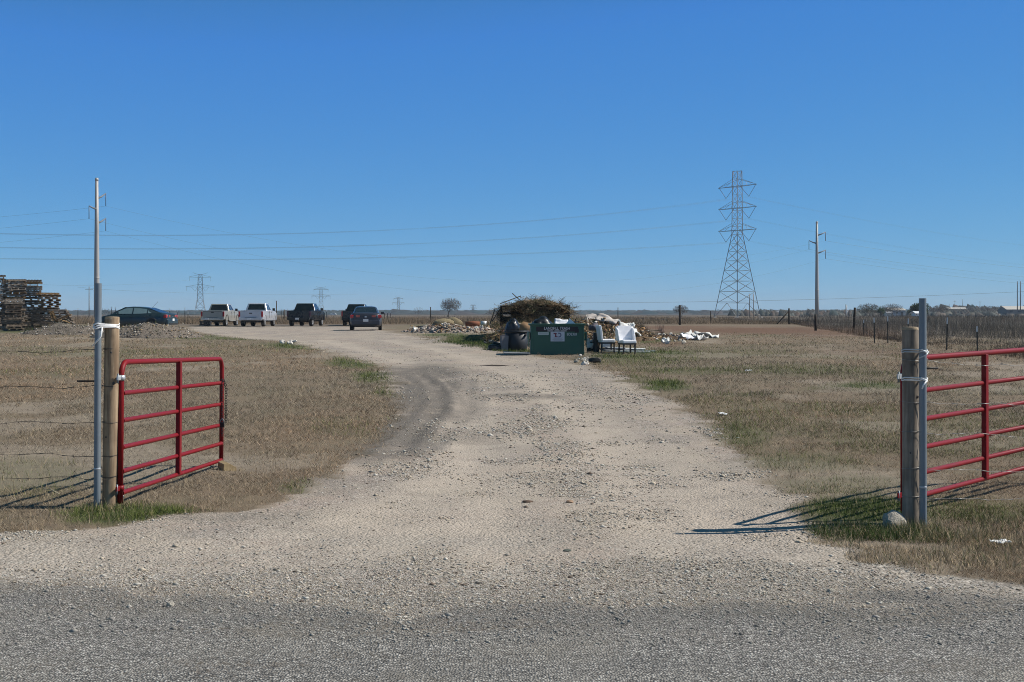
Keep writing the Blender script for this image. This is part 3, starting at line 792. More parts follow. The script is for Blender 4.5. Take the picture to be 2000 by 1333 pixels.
# barbed wire strands
def strand(cx, cy, r, z, end, sag, label, group, mat=None, seed=0, name='barbed_wire'):
    rnd = random.Random(seed)
    t = thing(name, label, 'wire', (cx, cy, z))
    e = Vector(end) - Vector((cx, cy, z)); d = Vector((e.x, e.y, 0)).normalized()
    wrap = [Vector(((r + .004) * math.cos(a), (r + .004) * math.sin(a), .012 * math.sin(a * .5 + seed) + (.004 * i / 14))) for i, a in enumerate(np.linspace(0, 2 * math.pi * 1.0, 22))]
    MB().tube(wrap, .0030, 5).build('loop', mat or RUSTW, t)
    st = Vector((-d.y, d.x, 0)) * -(r + .004)
    if st.y > 0: st = -st
    n = 46; pts = []
    for i in range(n):
        f = i / (n - 1); p = st.lerp(e, f); p.z -= sag * 4 * f * (1 - f)
        p.z += .010 * math.sin(f * 40 + seed) + rnd.uniform(-.006, .006); p.y += rnd.uniform(-.01, .01)
        pts.append(p)
    MB().tube(pts, .0020 if mat is None else .0016, 5).build('strand', mat or RUSTW, t)
    bb = MB()
    for i in range(1, n - 1, 2):
        p = pts[i]
        for q in range(2):
            v = Vector((rnd.uniform(-1, 1) * .4, rnd.uniform(-1, 1), rnd.uniform(-1, 1))).normalized() * .016
            bb.tube([p - v, p + v], .0012, 4)
        if i < 9: bb.tube([p + Vector((0, .004, .004)), pts[i + 1] + Vector((0, -.004, -.004))], .003, 4)
    bb.build('barbs', mat or RUSTW, t)['kind'] = 'stuff'
names = ['topmost', 'second', 'third', 'fourth', 'lowest']
for i, (z, ze, sg) in enumerate([(1.455, 1.475, .05), (1.115, 1.22, .05), (.785, .82, .03), (.475, .60, .03), (.27, .27, .02)]):
    strand(LPX + .006, LPY, .068, z, (-8.6, 12.6, ze), sg, '%s dark barbed wire strand running left from the left gate post' % names[i], 'barbed wires left of the gate', None, i)
for i, (z, ze, sg) in enumerate([(1.395, 1.35, .08), (1.05, 1.03, .06), (.80, .74, .08), (.48, .46, .05), (.23, .2, .03)]):
    strand(RPX, RPY, .071, z, (8.4, 11.9, ze), sg, '%s grey barbed wire strand running right from the right gate post' % names[i], 'barbed wires right of the gate', WIREG, 20 + i)
for px, py, X, Y, lab in ((162, 745, -3.97, 12.1, 'thin dark rod end poking out left of the left steel pipe'), (1825, 720, 3.56, 11.2, 'short dark rod end poking out right of the right steel pipe')):
    z = HC - (py - HY) / F * Y
    tag(MB().tube([(-.06, 0, 0), (.1, .02, 0)], .008, 8).build('hinge_rod', BLACK_S, loc=(X, Y, z)), lab, 'rod')

# ------------------------------------------------------------------ wire fences with steel and wooden posts
TP = plain('tpost_green', (.035, .038, .030), .6, .3, .3, 8)
TPW = plain('tpost_white', (.75, .75, .72), .5, 0, .1, 8)
DPOST = wood_mat('dark_fence_wood', (.075, .06, .048), (.045, .036, .03), 1, .3)
def tpost_meshes():
    a = MB().box((0, 0, .44), (.045, .008, .88)).box((0, .018, .44), (.008, .036, .88))
    b = MB().box((0, 0, .99), (.046, .010, .22)).box((0, .019, .99), (.010, .037, .22))
    return a, b
t_proto = thing('fence_post', 'x', 'fence post')
ta, tb = tpost_meshes(); ta.build('stake', TP, t_proto); tb.build('white_tip', TPW, t_proto)
first = [True]
def tpost(px, py, top, label, group, rz=0, wide=1.0):
    q = P(px, py); h = q.y * (py - top) / F
    if first[0]: o = t_proto; first[0] = False
    else: o = dup(t_proto)
    o.location = q; o.scale = (wide * max(1, q.y * .011), wide, h / 1.1); o.rotation_euler = (0, 0.02 * math.sin(px), rz)
    tag(o, label, 'fence post', group); return q
rt = [(1909, 690, 637, 'white-tipped steel fence post nearest the red gate on the right'), (1849, 684, 620, 'tall white-tipped steel fence post just right of the right steel pipe'), (1773, 679, 623, 'white-tipped steel post showing over the right wooden gate post'),
      (1734, 672, 618, 'white-tipped steel fence post two posts left of the right wooden gate post'), (1708, 671, 621, 'white-tipped steel fence post third from the right wooden gate post'), (1687, 657, 625, 'white-tipped steel fence post nearest the dark leaning wood post')]
RF = [tpost(a, b, c, l, 'steel posts of the right-hand fence') for a, b, c, l in rt]
lt = [(128, 622, 602), (152, 623, 602), (218, 622, 600), (226, 622, 601), (332, 625, 603), (346, 626, 607), (361, 634, 601), (367, 634, 609), (549, 626, 604), (562, 624, 604)]
for a, b, c in lt: tpost(a, b, c, 'distant thin steel fence post behind the parked vehicles', 'far steel posts of the back fence', 0, .9)
for a, b, c in [(638, 622, 606), (751, 624, 609), (757, 624, 609), (762, 624, 609)]: tpost(a, b, c, 'distant pale thin post beyond the dark pickup and grey sedan', 'pale posts beyond the grey sedan', 0, .9)
def wpost(px, py, top, w, label, lean=0):
    q = P(px, py); h = q.y * (py - top) / F
    o = MB().tube([(0, 0, -.1), (lean * h * .5, 0, h * .5), (lean * h, 0, h)], [w, w * .97, w * .92], 9).build('fence_post', DPOST, loc=q)
    tag(o, label, 'fence post', 'dark wooden posts of the back fence'); return q, h
W1 = [wpost(841, 627, 600, .07, 'slim dark post left of the round bare tree'), wpost(540, 632, 588, .05, 'tall slim dark post right of the silver pickup'), wpost(555, 628, 605, .08, 'short dark post left of the black pickup'),
      wpost(1207, 625, 601, .06, 'slim dark post behind the debris right of the dumpster'), wpost(1328, 635, 596, .10, 'thick dark post standing in front of a small bare tree'), wpost(1388, 632, 608, .05, 'short slim post left of the big lattice tower'),
      wpost(1593, 647, 615, .08, 'dark post directly in front of the right steel power pole'), wpost(1667, 650, 601, .075, 'tall dark leaning post between the power pole and the white-tipped posts', .06)]
q, h = wpost(1541, 634, 603, .085, 'dark corner post with a slanting brace left of the power pole')
tag(MB().tube([q + Vector((-1.15, 0, 0.02)), q + Vector((-.02, 0, h * .82))], .06, 8).build('fence_brace', DPOST), 'slanting dark timber brace propping the corner fence post', 'fence brace')
def fence_line(posts, zs, label, group):
    for zi, z in enumerate(zs):
        m = MB()
        for a, b in zip(posts[:-1], posts[1:]):
            pts = [a.lerp(b, f) + Vector((0, 0, z - .05 * 4 * f * (1 - f))) for f in (0, .25, .5, .75, 1)]
            m.tube(pts, max(.003, a.y * .00008), 4)
        tag(m.build('fence_wire', RUSTW), (['lowest ', 'middle ', 'top '] if len(zs) == 3 else ['lower ', 'upper '])[zi] + label, 'wire', group)
rs = sorted(RF, key=lambda v: v.y)
rs = [Vector((16.4, 36, gz(16.4, 36)))] + rs + [W1[7][0], W1[6][0], q]
fence_line(rs, (.3, .6, .9), 'thin fence wire strung along the right-hand steel posts', 'wires of the right-hand fence')
bs = [P(60, 623), P(218, 622), P(340, 626), P(555, 628), W1[0][0], P(1000, 626), W1[3][0], W1[4][0], W1[5][0], q]
fence_line(bs, (.45, .85), 'thin fence wire strung along the back fence', 'wires of the back fence')
# ------------------------------------------------------------------ vehicles (forward is +Y, origin on the ground under the middle)
GLASS = plain('dark_car_glass', (.012, .014, .016), .08, 0, .2, 3, spec=.8)
GLASS_T = plain('teal_car_glass', (.24, .34, .34), .1, 0, .35, 1.6, spec=.8)
TYRE = plain('tyre_rubber', (.018, .017, .016), .85, 0, .2, 10, dirt=(.16, .13, .10))
RIM = plain('alloy_rim', (.55, .55, .54), .35, .7, .15, 12, dirt=(.30, .26, .20))
CHROME = plain('chrome', (.62, .63, .64), .16, 1.0, .05, 8)
TRIM = plain('black_trim', (.02, .02, .02), .6, 0, .2, 10)
LAMP_R = plain('red_lamp', (.42, .012, .015), .2, 0, .15, 10, coat=.6)
LAMP_A = plain('amber_lamp', (.42, .09, .06), .2, 0, .15, 10, coat=.6)
PLATE = plain('licence_plate', (.70, .70, .68), .5, 0, .08, 20)
def paint(name, col, metal=.4, rough=.32): return plain(name, col, rough, metal, .06, 2.0, dirt=tuple(min(1, .55 * c + .45 * d) for c, d in zip(col, (.22, .19, .15))), coat=.3)

_wc = {}
def wheel(par, x, y, r, w, rim_r):
    k = (r, w, rim_r)
    if k not in _wc:
        a = MB().lathe([(.001, w * .30), (rim_r * .25, w * .32), (rim_r * .32, w * .24), (rim_r * .92, w * .30), (rim_r, w * .44), (rim_r, -w * .4), (.001, -w * .4)], 20, 'x')
        for i in range(5):
            an = 2 * math.pi * i / 5
            R = Matrix.Rotation(an, 3, 'X'); a.box(R @ Vector((w * .34, 0, rim_r * .55)), (w * .1, rim_r * .22, rim_r * .8), R)
        b = MB().lathe([(rim_r, w * .42), (rim_r * 1.08, w * .5), (r * .93, w * .5), (r, w * .38), (r, -w * .38), (r * .93, -w * .5), (rim_r, -w * .5)], 22, 'x')
        _wc[k] = [a.build('wheel', RIM), b.build('tyre', TYRE)]
        ra, tb_ = _wc[k]; tb_.parent = ra; ra.parent = par; ra.location = (x, y, r); ra.rotation_euler = (0, 0, 0 if x > 0 else math.pi)
        return
    ra, tb_ = _wc[k]
    c = ra.copy(); C.objects.link(c); c.parent = par; c.location = (x, y, r); c.rotation_euler = (.6, 0, 0) if x > 0 else (0, 0, math.pi)
    d = tb_.copy(); C.objects.link(d); d.parent = c

def arch(y, r, zb, n=9): return [(y - r * math.cos(a), zb + r * math.sin(a)) for a in np.linspace(math.pi, 0, n)]

def pickup(loc, rz, label, body, bumper, lamp, step=None, crew=True, plate=True, style=0, sc=1.0):
    t = thing('pickup_truck', label, 'pickup truck', loc, rz, 'pickup trucks parked in a row'); t.scale = (sc,) * 3
    RY, FY_, AR = -1.85, 1.85, .48
    prof = [(-2.86, .62), (-2.88, 1.30), (-.80, 1.32), (-.78, 1.34), (1.25, 1.33), (2.45, 1.24), (2.80, 1.10), (2.85, .55)] + [(y, z) for y, z in reversed(arch(FY_, AR, .50))] + [(y, z) for y, z in reversed(arch(RY, AR, .50))]
    side = lambda x, y, z: (x * (1 - .05 * max(0, z - 1.0) - .04 * max(0, .8 - z)), y, z)
    m = MB()
    for s in (-1, 1):
        pr = [(y, z) for y, z in prof]
        m.prism(pr, s * .99, s * .90, 0, side)
    m.box((0, -.76, .95), (1.80, .06, .74)); m.box((0, -1.8, .72), (1.80, 2.1, .08)); m.box((0, .25, .92), (1.80, 2.0, .80)); m.box((0, 1.9, .93), (1.30, 1.7, .60)); m.box((0, 2.0, 1.18), (1.80, 1.5, .12))
    bo = m.build('body', body, t, bevel=.02, fix=True)
    cab = MB(); zb, zt = 1.32, 1.93
    lo = [(-.92, -.80), (.92, -.80), (.92, 1.30), (-.92, 1.30)]; hi = [(-.72, -.58), (.72, -.58), (.72, .50), (-.72, .50)]
    cab.add([(x, y, zb) for x, y in lo] + [(x, y, zt) for x, y in hi], [(0, 1, 5, 4), (1, 2, 6, 5), (2, 3, 7, 6), (3, 0, 4, 7), (4, 5, 6, 7)])
    cb = cab.build('cab', body, t, bevel=.06, bseg=3)
    def onface(a, b, c, d, u0, u1, v0, v1, off):
        a, b, c, d = map(Vector, (a, b, c, d)); nn = (b - a).cross(d - a).normalized() * off
        f = lambda u, v: (a.lerp(b, u)).lerp(d.lerp(c, u), v) + nn
        return [f(u0, v0), f(u1, v0), f(u1, v1), f(u0, v1)]
    B = [(x, y, zb) for x, y in lo]; Tt = [(x, y, zt) for x, y in hi]
    MB().add(onface(B[0], B[1], Tt[1], Tt[0], .09, .91, .12, .88, .006), [(0, 1, 2, 3)]).build('rear_window', GLASS, t)
    MB().add(onface(B[2], B[3], Tt[3], Tt[2], .07, .93, .08, .90, .006), [(0, 1, 2, 3)]).build('windscreen', GLASS, t)
    for a, b in ((.07, .40), (.45, .80)):
        MB().add(onface(B[1], B[2], Tt[2], Tt[1], a, b, .10, .86, .006), [(0, 1, 2, 3)]).build('side_window', GLASS, t)
        MB().add(onface(B[3], B[0], Tt[0], Tt[3], 1 - b, 1 - a, .10, .86, .006), [(0, 1, 2, 3)]).build('side_window', GLASS, t)
    for s in (-1, 1):
        for y in (.30, 1.18):
            pass
        for y0 in (-.62, .32):
            MB().box((s * .995, y0 + .45, 1.0), (.012, .02, .58)).build('door_seam', TRIM, t)
            MB().box((s * .998, y0 + .25, 1.18), (.03, .16, .035)).build('door_handle', bumper if style == 0 else TRIM, t)
        MB().box((s * 1.10, 1.02, 1.42), (.22, .10, .22)).build('mirror', TRIM, t, bevel=.03)
        lz, lh = (1.05, .42) if style == 0 else (1.03, .44)
        MB().box((s * .935, -2.875, lz), (.15, .08, lh)).build('tail_light', lamp, t, bevel=.015)
        for y in (RY, FY_):
            ar = arch(y, AR + .01, .50, 12); mm_ = MB()
            for q in range(len(ar) - 1): mm_.bar((s * .985, ar[q][0], ar[q][1]), (s * .985, ar[q + 1][0], ar[q + 1][1]), .06, .05)
            mm_.build('wheel_arch', body if style == 1 else TRIM, t)
        for y in (RY, FY_): wheel(t, s * .84, y, .39, .27, .25)
        if step: MB().box((s * .97, .1, .47), (.12, 2.0, .06)).build('side_step', step, t, bevel=.01)
    tg = MB().box((0, -2.885, 1.0), (1.70, .07, .58)).build('tailgate', body, t, bevel=.015)
    MB().box((0, -2.925, 1.20 if style == 0 else 1.10), (.24, .03, .08)).build('handle', TRIM, tg)
    MB().box((0, -2.89, 1.295), (1.62, .10, .03)).build('top_cap', TRIM, tg)
    if style == 1: MB().box((0, -2.922, .92), (1.3, .012, .07)).build('embossed_panel', body, tg, bevel=.004)
    bp_ = MB().box((0, -2.98, .62), (1.92, .18, .20)).build('rear_bumper', bumper, t, bevel=.03)
    MB().box((0, -2.96, .73), (.9, .2, .03)).build('step_pad', TRIM, bp_)
    if plate: MB().box((-.1 if style else -.45, -3.08, .63), (.31, .02, .16)).build('licence_plate', PLATE, t)
    un = MB().box((0, -1.6, .50), (1.2, 2.4, .16)).box((0, 1.4, .48), (1.2, 1.6, .18)).box((0, RY, .40), (1.5, .14, .14)).box((0, -3.06, .48), (.09, .25, .09))
    un.build('chassis', TRIM, t)
    MB().box((0, 2.88, .60), (1.9, .14, .24)).build('front_bumper', bumper, t, bevel=.03)
    MB().tube([(.62, .9, 1.3), (.64, 1.0, 1.95)], .008, 5).build('aerial', TRIM, t)
    return t

ROW = 112.0
def truck_at(px, py, *a, **k):
    q = P(px, py); return pickup((q.x, q.y + 2.9, q.z + .0), k.pop('rz', 0.0), *a, **k)
tan = paint('tan_silver_paint', (.42, .39, .33)); silver = paint('silver_paint', (.56, .57, .60), .35); black = paint('black_paint', (.012, .013, .018), .2, .22); navy = paint('navy_paint', (.018, .040, .052), .1, .3); darkgrey = paint('charcoal_paint', (.030, .034, .050), .15, .34); black2 = paint('black_brown_paint', (.018, .014, .014), .2, .25)
truck_at(417, 637.5, 'tan and silver pickup truck with chrome rear bumper, nearest the dirt mound', tan, CHROME, LAMP_R, step=tan, style=0, rz=-.03, plate=True)
truck_at(491, 638.5, 'bright silver pickup truck with number plate under its tailgate beside the tan pickup', silver, silver, LAMP_R, step=TRIM, style=1, rz=-.02)
truck_at(588, 638.0, 'glossy black pickup truck standing alone between the silver pickup and grey sedan', black, TRIM, plain('dark_lamp', (.05, .012, .03), .2, 0, .1, 5, coat=.5), style=1, plate=True, rz=-.07)
truck_at(690, 636.5, 'dark pickup truck half hidden behind the charcoal sedan', black2, TRIM, LAMP_R, style=0, plate=False, rz=-.02)

def sedan(loc, rz, label, body, glass, plate_w=True, big=1.0):
    t = thing('sedan_car', label, 'car', loc, rz); t.scale = (big,) * 3
    L = 2.40; RY, FY_, AR = -1.42, 1.42, .36
    # (y, half width low, z sill, belt z, half width at belt, roof z, half width at roof)
    st = [(-2.42, .70, .42, .86, .66), (-2.34, .84, .28, .99, .78), (-1.95, .90, .22, 1.02, .83), (-1.42, .915, .22, .99, .86), (-.6, .92, .20, .95, .88), (.3, .92, .20, .94, .88), (1.1, .915, .20, .94, .86),
          (1.42, .91, .22, .93, .84), (1.95, .87, .22, .82, .78), (2.28, .78, .28, .68, .68), (2.42, .60, .36, .56, .52)]
    m = MB(); ring = []
    NR = 14
    vs = []
    for y, wl, z0, zb, wb in st:
        zm = z0 + (zb - z0) * .62
        half = [(0, z0), (wl * .86, z0), (wl * .97, z0 + .06), (wl, z0 + .2 * (zb - z0) + .05), (wl, zm), (wb, zb - .03), (wb * .8, zb + .005), (0, zb + .02)]
        loop_ = half + [(-x, z) for x, z in reversed(half[1:-1])]
        vs += [(x, y, z) for x, z in loop_]
    n = 14
    fs = [(i * n + j, i * n + (j + 1) % n, (i + 1) * n + (j + 1) % n, (i + 1) * n + j) for i in range(len(st) - 1) for j in range(n)]
    m.add(vs, fs, 0, True); m.add(vs[:n], [list(range(n))]); m.add(vs[-n:], [list(reversed(range(n)))])
    m.build('body', body, t, fix=True)
    # greenhouse
    gh = [(-1.98, .80, 1.00, .70), (-1.55, .80, 1.15, .66), (-.98, .80, 1.36, .60), (-.5, .82, 1.425, .585), (0, .83, 1.44, .58), (.40, .83, 1.41, .58), (.85, .82, 1.22, .62), (1.38, .80, .95, .70)]
    vs = []
    for y, wb, zt, wt in gh:
        zb = float(np.interp(y, [s[0] for s in st], [s[3] for s in st])) - .01; zt = max(zt, zb + .03)
        vs += [(-wb, y, zb), (-wt - .02, y, zt - .04 * min(1, (zt - zb) * 3)), (-wt * .55, y, zt), (wt * .55, y, zt), (wt + .02, y, zt - .04 * min(1, (zt - zb) * 3)), (wb, y, zb)]
    g = MB().add(vs, [(i * 6 + j, i * 6 + j + 1, (i + 1) * 6 + j + 1, (i + 1) * 6 + j) for i in range(len(gh) - 1) for j in range(5)], 0, True)
    g.build('roof', body, t, fix=True)
    def gh_at(y):
        ys_ = [q[0] for q in gh]
        return [float(np.interp(y, ys_, [q[k] for q in gh])) for k in (1, 2, 3)]
    def sw(y0, y1, s, nm='side_window'):
        pts = []; ys_ = np.linspace(y0, y1, 7); low = []; up = []
        for y in ys_:
            wb, zt, wt = gh_at(y); zb = float(np.interp(y, [q[0] for q in st], [q[3] for q in st])) - .01
            zz1 = zt - .09; zz0 = zb + .045
            f = lambda z: s * (wb + (wt + .02 - wb) * min(1, max(0, (z - zb) / max(.05, zt - .04 - zb))) + .012)
            if zz1 < zz0: zz1 = zz0 + .004
            low.append((f(zz0), y, zz0)); up.append((f(zz1), y, zz1))
        k = len(low); MB().add(low + up, [(i, i + 1, k + i + 1, k + i) for i in range(k - 1)], 0, True).build(nm, glass, t)
    for s in (-1, 1):
        sw(-1.50, -1.12, s); sw(-1.04, -.16, s); sw(-.08, .98, s)
        MB().box((s * .98, .78, 1.03), (.20, .10, .14)).build('mirror', body, t, bevel=.03)
        MB().box((s * .80, -2.30, .82), (.22, .20, .20)).build('tail_light', LAMP_R, t, bevel=.04)
        MB().box((s * .46, -2.415, .84), (.22, .04, .12)).build('tail_light', LAMP_A, t, bevel=.01)
        MB().box((s * .68, 2.28, .62), (.28, .2, .14)).build('headlight', PLATE, t, bevel=.04)
        for y0 in (.05, -.9): MB().box((s * .925, y0 - .08 if y0 > 0 else y0 + .02, .80), (.03, .17, .035)).build('door_handle', body, t)
        for y0 in (-.12, -1.08, 1.0): MB().box((s * .921, y0, .60), (.008, .014, .62)).build('door_seam', TRIM, t)
        for y in (RY, FY_):
            MB().lathe([(.001, -.02), (AR, -.02), (AR + .035, 0), (AR + .035, .012), (AR, .018)], 24, 'x', (s * .905 if s > 0 else s * .905 - .02, y, .34)).build('wheel_arch', TRIM, t)
            wheel(t, s * .84, y, .325, .21, .215)
    a = [(gh[0][0], gh[0][2]), (gh[2][0], gh[2][2])]
    MB().add([(-.66, -1.90, 1.055), (.66, -1.90, 1.055), (.545, -1.02, 1.372), (-.545, -1.02, 1.372)], [(0, 1, 2, 3)]).build('rear_window', GLASS, t)
    MB().add([(.64, 1.26, 1.035), (-.64, 1.26, 1.035), (-.53, .48, 1.405), (.53, .48, 1.405)], [(0, 1, 2, 3)]).build('windscreen', glass, t)
    bp_ = MB().box((0, -2.36, .46), (1.66, .24, .34)).build('rear_bumper', body, t, bevel=.07, bseg=3)
    MB().box((0, -2.485, .34), (1.3, .03, .10)).build('lower_trim', TRIM, bp_)
    MB().box((0, -2.435, .92), (.9, .03, .03)).build('boot_lip', body, t)
    lp = MB().box((0, -2.49, .60), (.31, .02, .155)).build('licence_plate', PLATE, t)
    MB().box((0, -2.425, .80), (.13, .012, .05)).build('badge', CHROME, t)
    MB().box((0, 0, .26), (1.5, 3.6, .12)).build('chassis', TRIM, t)
    return t
q = P(707, 646)
sedan((q.x, q.y + 2.4, q.z), .10, 'charcoal sedan seen from behind with white licence plate, nearest of the parked vehicles', darkgrey, GLASS, big=1.09)
q = P(275, 645)
bs_ = sedan((q.x - .45, q.y + .5, q.z + .04), math.radians(90 - 8), 'dark navy sedan parked side-on behind the low dirt mound', navy, GLASS_T, big=1.04)
MB().tube([(-.2, -1.15, 1.35), (-.2, -1.55, 1.75)], .008, 5).build('aerial', TRIM, bs_)
q = Vector((-137, 1000, float(T(-137, 1000))))
v = thing('van', 'tiny white vehicle far off in the field between the black pickup and the charcoal sedan', 'van', q, math.pi / 2)
MB().box((0, 0, .8), (1.9, 4.8, 1.0)).box((0, -.3, 1.5), (1.8, 3.0, .8), None, 0, .85).build('body', WHITE_P, v, bevel=.1)
MB().box((0, -.3, 1.5), (1.84, 2.4, .4), None, 0, .93).build('windows', GLASS, v)
for s in (-1, 1):
    for y in (-1.5, 1.5): MB().lathe([(.01, -.1), (.36, -.1), (.36, .1), (.01, .1)], 12, 'x', (s * .85, y, .36)).build('wheel', TYRE, v)
# ------------------------------------------------------------------ dumpster
GREEN_P = plain('dumpster_green', (.030, .105, .068), .5, .1, .18, 2.5, dirt=(.06, .075, .055))
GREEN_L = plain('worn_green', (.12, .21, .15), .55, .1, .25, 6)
BAND = plain('dark_band', (.022, .014, .016), .55, 0, .15, 6)
SIGNW = plain('sign_white', (.55, .58, .62), .5, 0, .06, 10)
SIGNG = plain('label_pale', (.50, .58, .53), .5, 0, .06, 10)
NAVY_I = plain('navy_ink', (.03, .04, .13), .5, 0, .05, 10)
RED_I = plain('maroon_ink', (.16, .02, .04), .5, 0, .05, 10)
GREY_I = plain('grey_ink', (.20, .22, .25), .5, 0, .05, 10)
WHITE_I = plain('white_ink', (.66, .66, .66), .5, 0, .05, 10)
BAGB = plain('black_bag_plastic', (.008, .009, .012), .36, 0, .2, 5)
WHITEF = plain('white_fabric', (.84, .84, .86), .8, 0, .08, 8)
WHITED = plain('white_board', (.66, .66, .63), .6, 0, .12, 5, dirt=(.42, .38, .32))
DARKW = plain('dark_wood', (.018, .015, .014), .5, 0, .2, 8)
GREYB = plain('grey_board', (.24, .25, .25), .7, 0, .2, 6, dirt=(.13, .12, .11))

def text(body, size, mat, parent, loc, name='lettering', bold=.0, sx=1.0):
    cu = bpy.data.curves.new(name, 'FONT'); cu.body = body; cu.size = size; cu.align_x = 'CENTER'; cu.align_y = 'CENTER'; cu.extrude = .002; cu.offset = bold
    cu.materials.append(mat)
    o = bpy.data.objects.new(name, cu); C.objects.link(o); o.parent = parent
    o.rotation_euler = (0, 0, 0); bpy.context.view_layer.update()
    me = bpy.data.meshes.new_from_object(o.evaluated_get(bpy.context.evaluated_depsgraph_get())); bpy.data.objects.remove(o)
    me.transform(Matrix.Rotation(math.pi / 2, 4, 'X') @ Matrix.Diagonal((sx, 1, 1, 1)))
    o = bpy.data.objects.new(name, me); C.objects.link(o); o.parent = parent; o.location = loc; o['kind'] = 'stuff'
    return o
q = P(1089, 694.5)
dm = thing('dumpster', 'dark green open-topped trash dumpster lettered LANDFILL TRASH', 'dumpster', (q.x, q.y, q.z), .015)
W, H, D = 1.84, 1.02, 1.35
b = MB()
for (c, s) in (((0, .02, H / 2), (W, .04, H)), ((0, D, H / 2), (W, .04, H)), ((-W / 2 + .02, D / 2 + .01, H / 2), (.04, D - .02, H)), ((W / 2 - .02, D / 2 + .01, H / 2), (.04, D - .02, H)), ((0, D / 2, .06), (W - .08, D - .06, .04))): b.box(c, s)
b.build('body', GREEN_P, dm, bevel=.006)
r_ = MB(); r_.box((0, -.02, H + .02), (W + .10, .09, .07)); r_.box((0, D + .04, H + .02), (W + .10, .09, .07))
for s in (-1, 1): r_.box((s * (W / 2 + .01), D / 2 + .01, H + .018), (.085, D - .03, .066))
r_.build('rim', GREEN_P, dm, bevel=.008)
for s in (-1, 1):
    m = MB(); m.box((s * (W / 2 + .05), .55, .52), (.10, .9, .035)); m.box((s * (W / 2 + .05), .55, .76), (.10, .9, .035)); m.box((s * (W / 2 + .095), .55, .64), (.02, .9, .22)); m.box((s * (W / 2 + .07), .06, .52), (.035, .05, .50))
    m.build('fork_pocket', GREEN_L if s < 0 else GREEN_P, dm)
    MB().box((s * (W / 2 - .03), -.012, H / 2 - .01), (.05, .022, H - .10)).build('corner_post', GREEN_P, dm, bevel=.004)
    MB().box((s * (W / 2 - .2), .25, -.0), (.10, .3, .05)).build('skid', GREEN_P, dm)
band = MB().box((-.02, -.012, .885), (1.44, .020, .165)).build('band', BAND, dm)
text('LANDFILL TRASH', .145, WHITE_I, band, (-.02, -.025, .905), bold=.0015, sx=.80)
l_ = MB()
for x0, x1 in ((-.33, -.13), (-.09, .09), (.12, .33)): l_.box(((x0 + x1) / 2 - .02, -.023, .823), (x1 - x0, .003, .026))
l_.build('small_print', WHITE_I, band)
a_ = MB().box((-.49, -.004, .735), (.37, .006, .10)).build('pale_label', SIGNG, dm)
m = MB()
for z in (.755, .735, .715): m.box((-.49, -.0085, z), (.30, .003, .006))
m.build('label_lines', GREY_I, a_)
sg = MB().box((.0, -.006, .63), (.48, .008, .335)).build('sign', SIGNW, dm)
m = MB().box((-.085, -.012, .735), (.11, .004, .045)).box((-.065, -.012, .665), (.045, .004, .095)).box((-.05, -.0125, .625), (.10, .004, .03)); m.build('logo_stroke', RED_I, sg)
m = MB(); an = np.linspace(-math.pi / 2, math.pi / 2, 12); vs = []
for rr in (.048, .078):
    for a in an: vs.append((.05 + rr * math.cos(a) * 1.05, -.0125, .682 + rr * math.sin(a)))
m.add(vs, [(i, i + 1, 13 + i, 12 + i) for i in range(11)]).box((.04, -.0122, .745), (.06, .004, .03)).box((.045, -.0122, .618), (.03, .004, .028)); m.build('logo_letter', NAVY_I, sg)
m = MB()
for z, w in ((.585, .36), (.565, .30), (.535, .38), (.515, .34), (.49, .30)): m.box((0.01, -.012, z), (w, .003, .007))
m.build('sign_lines', GREY_I, sg)
text('BD23UI', .125, WHITE_I, dm, (.49, -.004, .705), bold=.001, sx=.85)
MB().box((.66, -.010, .83), (.14, .018, .13)).build('patch_plate', BAND, dm)

def blob(name, loc, s, mat, seed, label, cat, rough=.4, sub=3, rz=0.0, group=None):
    me = rock_mesh(name, s, mat, seed, 4 if 'bag' in name else sub, rough)
    if 'bag' in name:                       # gathered, creased film
        for v in me.vertices:
            c = v.co; a = math.atan2(c.y, c.x); u = c.z / s[2]
            f = 1 + .09 * abs(math.sin(a * 4.5 + seed + u * 2.0)) + .10 * float(fbm(np.array([a * 2.2 + seed]), np.array([u * 3.0]), seed)[0]) * 2
            v.co = Vector((c.x * f, c.y * f, c.z * (1 + .12 * float(fbm(np.array([c.x * 9 + seed]), np.array([c.y * 9]), seed + 2)[0]))))
    me.polygons.foreach_set('use_smooth', np.ones(len(me.polygons), bool))
    o = bpy.data.objects.new(name, me); C.objects.link(o); o.location = loc; o.rotation_euler = (0, 0, rz)
    return tag(o, label, cat, group)
d0 = Vector((q.x, q.y, q.z))
blob('trash_bag', d0 + Vector((-.52, .55, .86)), (.40, .35, .42), BAGB, 31, 'big black bag bulging out of the left half of the green dumpster', 'trash bag', .45)
blob('trash_bag', d0 + Vector((.42, .75, .78)), (.40, .4, .24), BAGB, 32, 'low dark bag in the right half of the green dumpster', 'trash bag', .45)
def sheet(name, loc, w, d, rot, mat, label, cat, th=.02, wav=.05, seed=1):
    n = 9; vs = []
    for i in range(n):
        for j in range(n):
            vs.append(((i / 8 - .5) * w, (j / 8 - .5) * d, wav * 2 * float(fbm(np.array([i * .5 + seed]), np.array([j * .5]), seed)[0])))
    m = MB().add(vs, [(i * n + j, (i + 1) * n + j, (i + 1) * n + j + 1, i * n + j + 1) for i in range(n - 1) for j in range(n - 1)], 0, True)
    o = m.build(name, mat, loc=loc, rot=rot); s_ = o.modifiers.new('thickness', 'SOLIDIFY'); s_.thickness = th
    return tag(o, label, cat)
sheet('foam_sheet', d0 + Vector((.14, .25, 1.06)), .46, .4, (.9, .1, .1), WHITEF, 'flat white sheet lying over the rim of the green dumpster', 'sheet', .03, .06, 3)
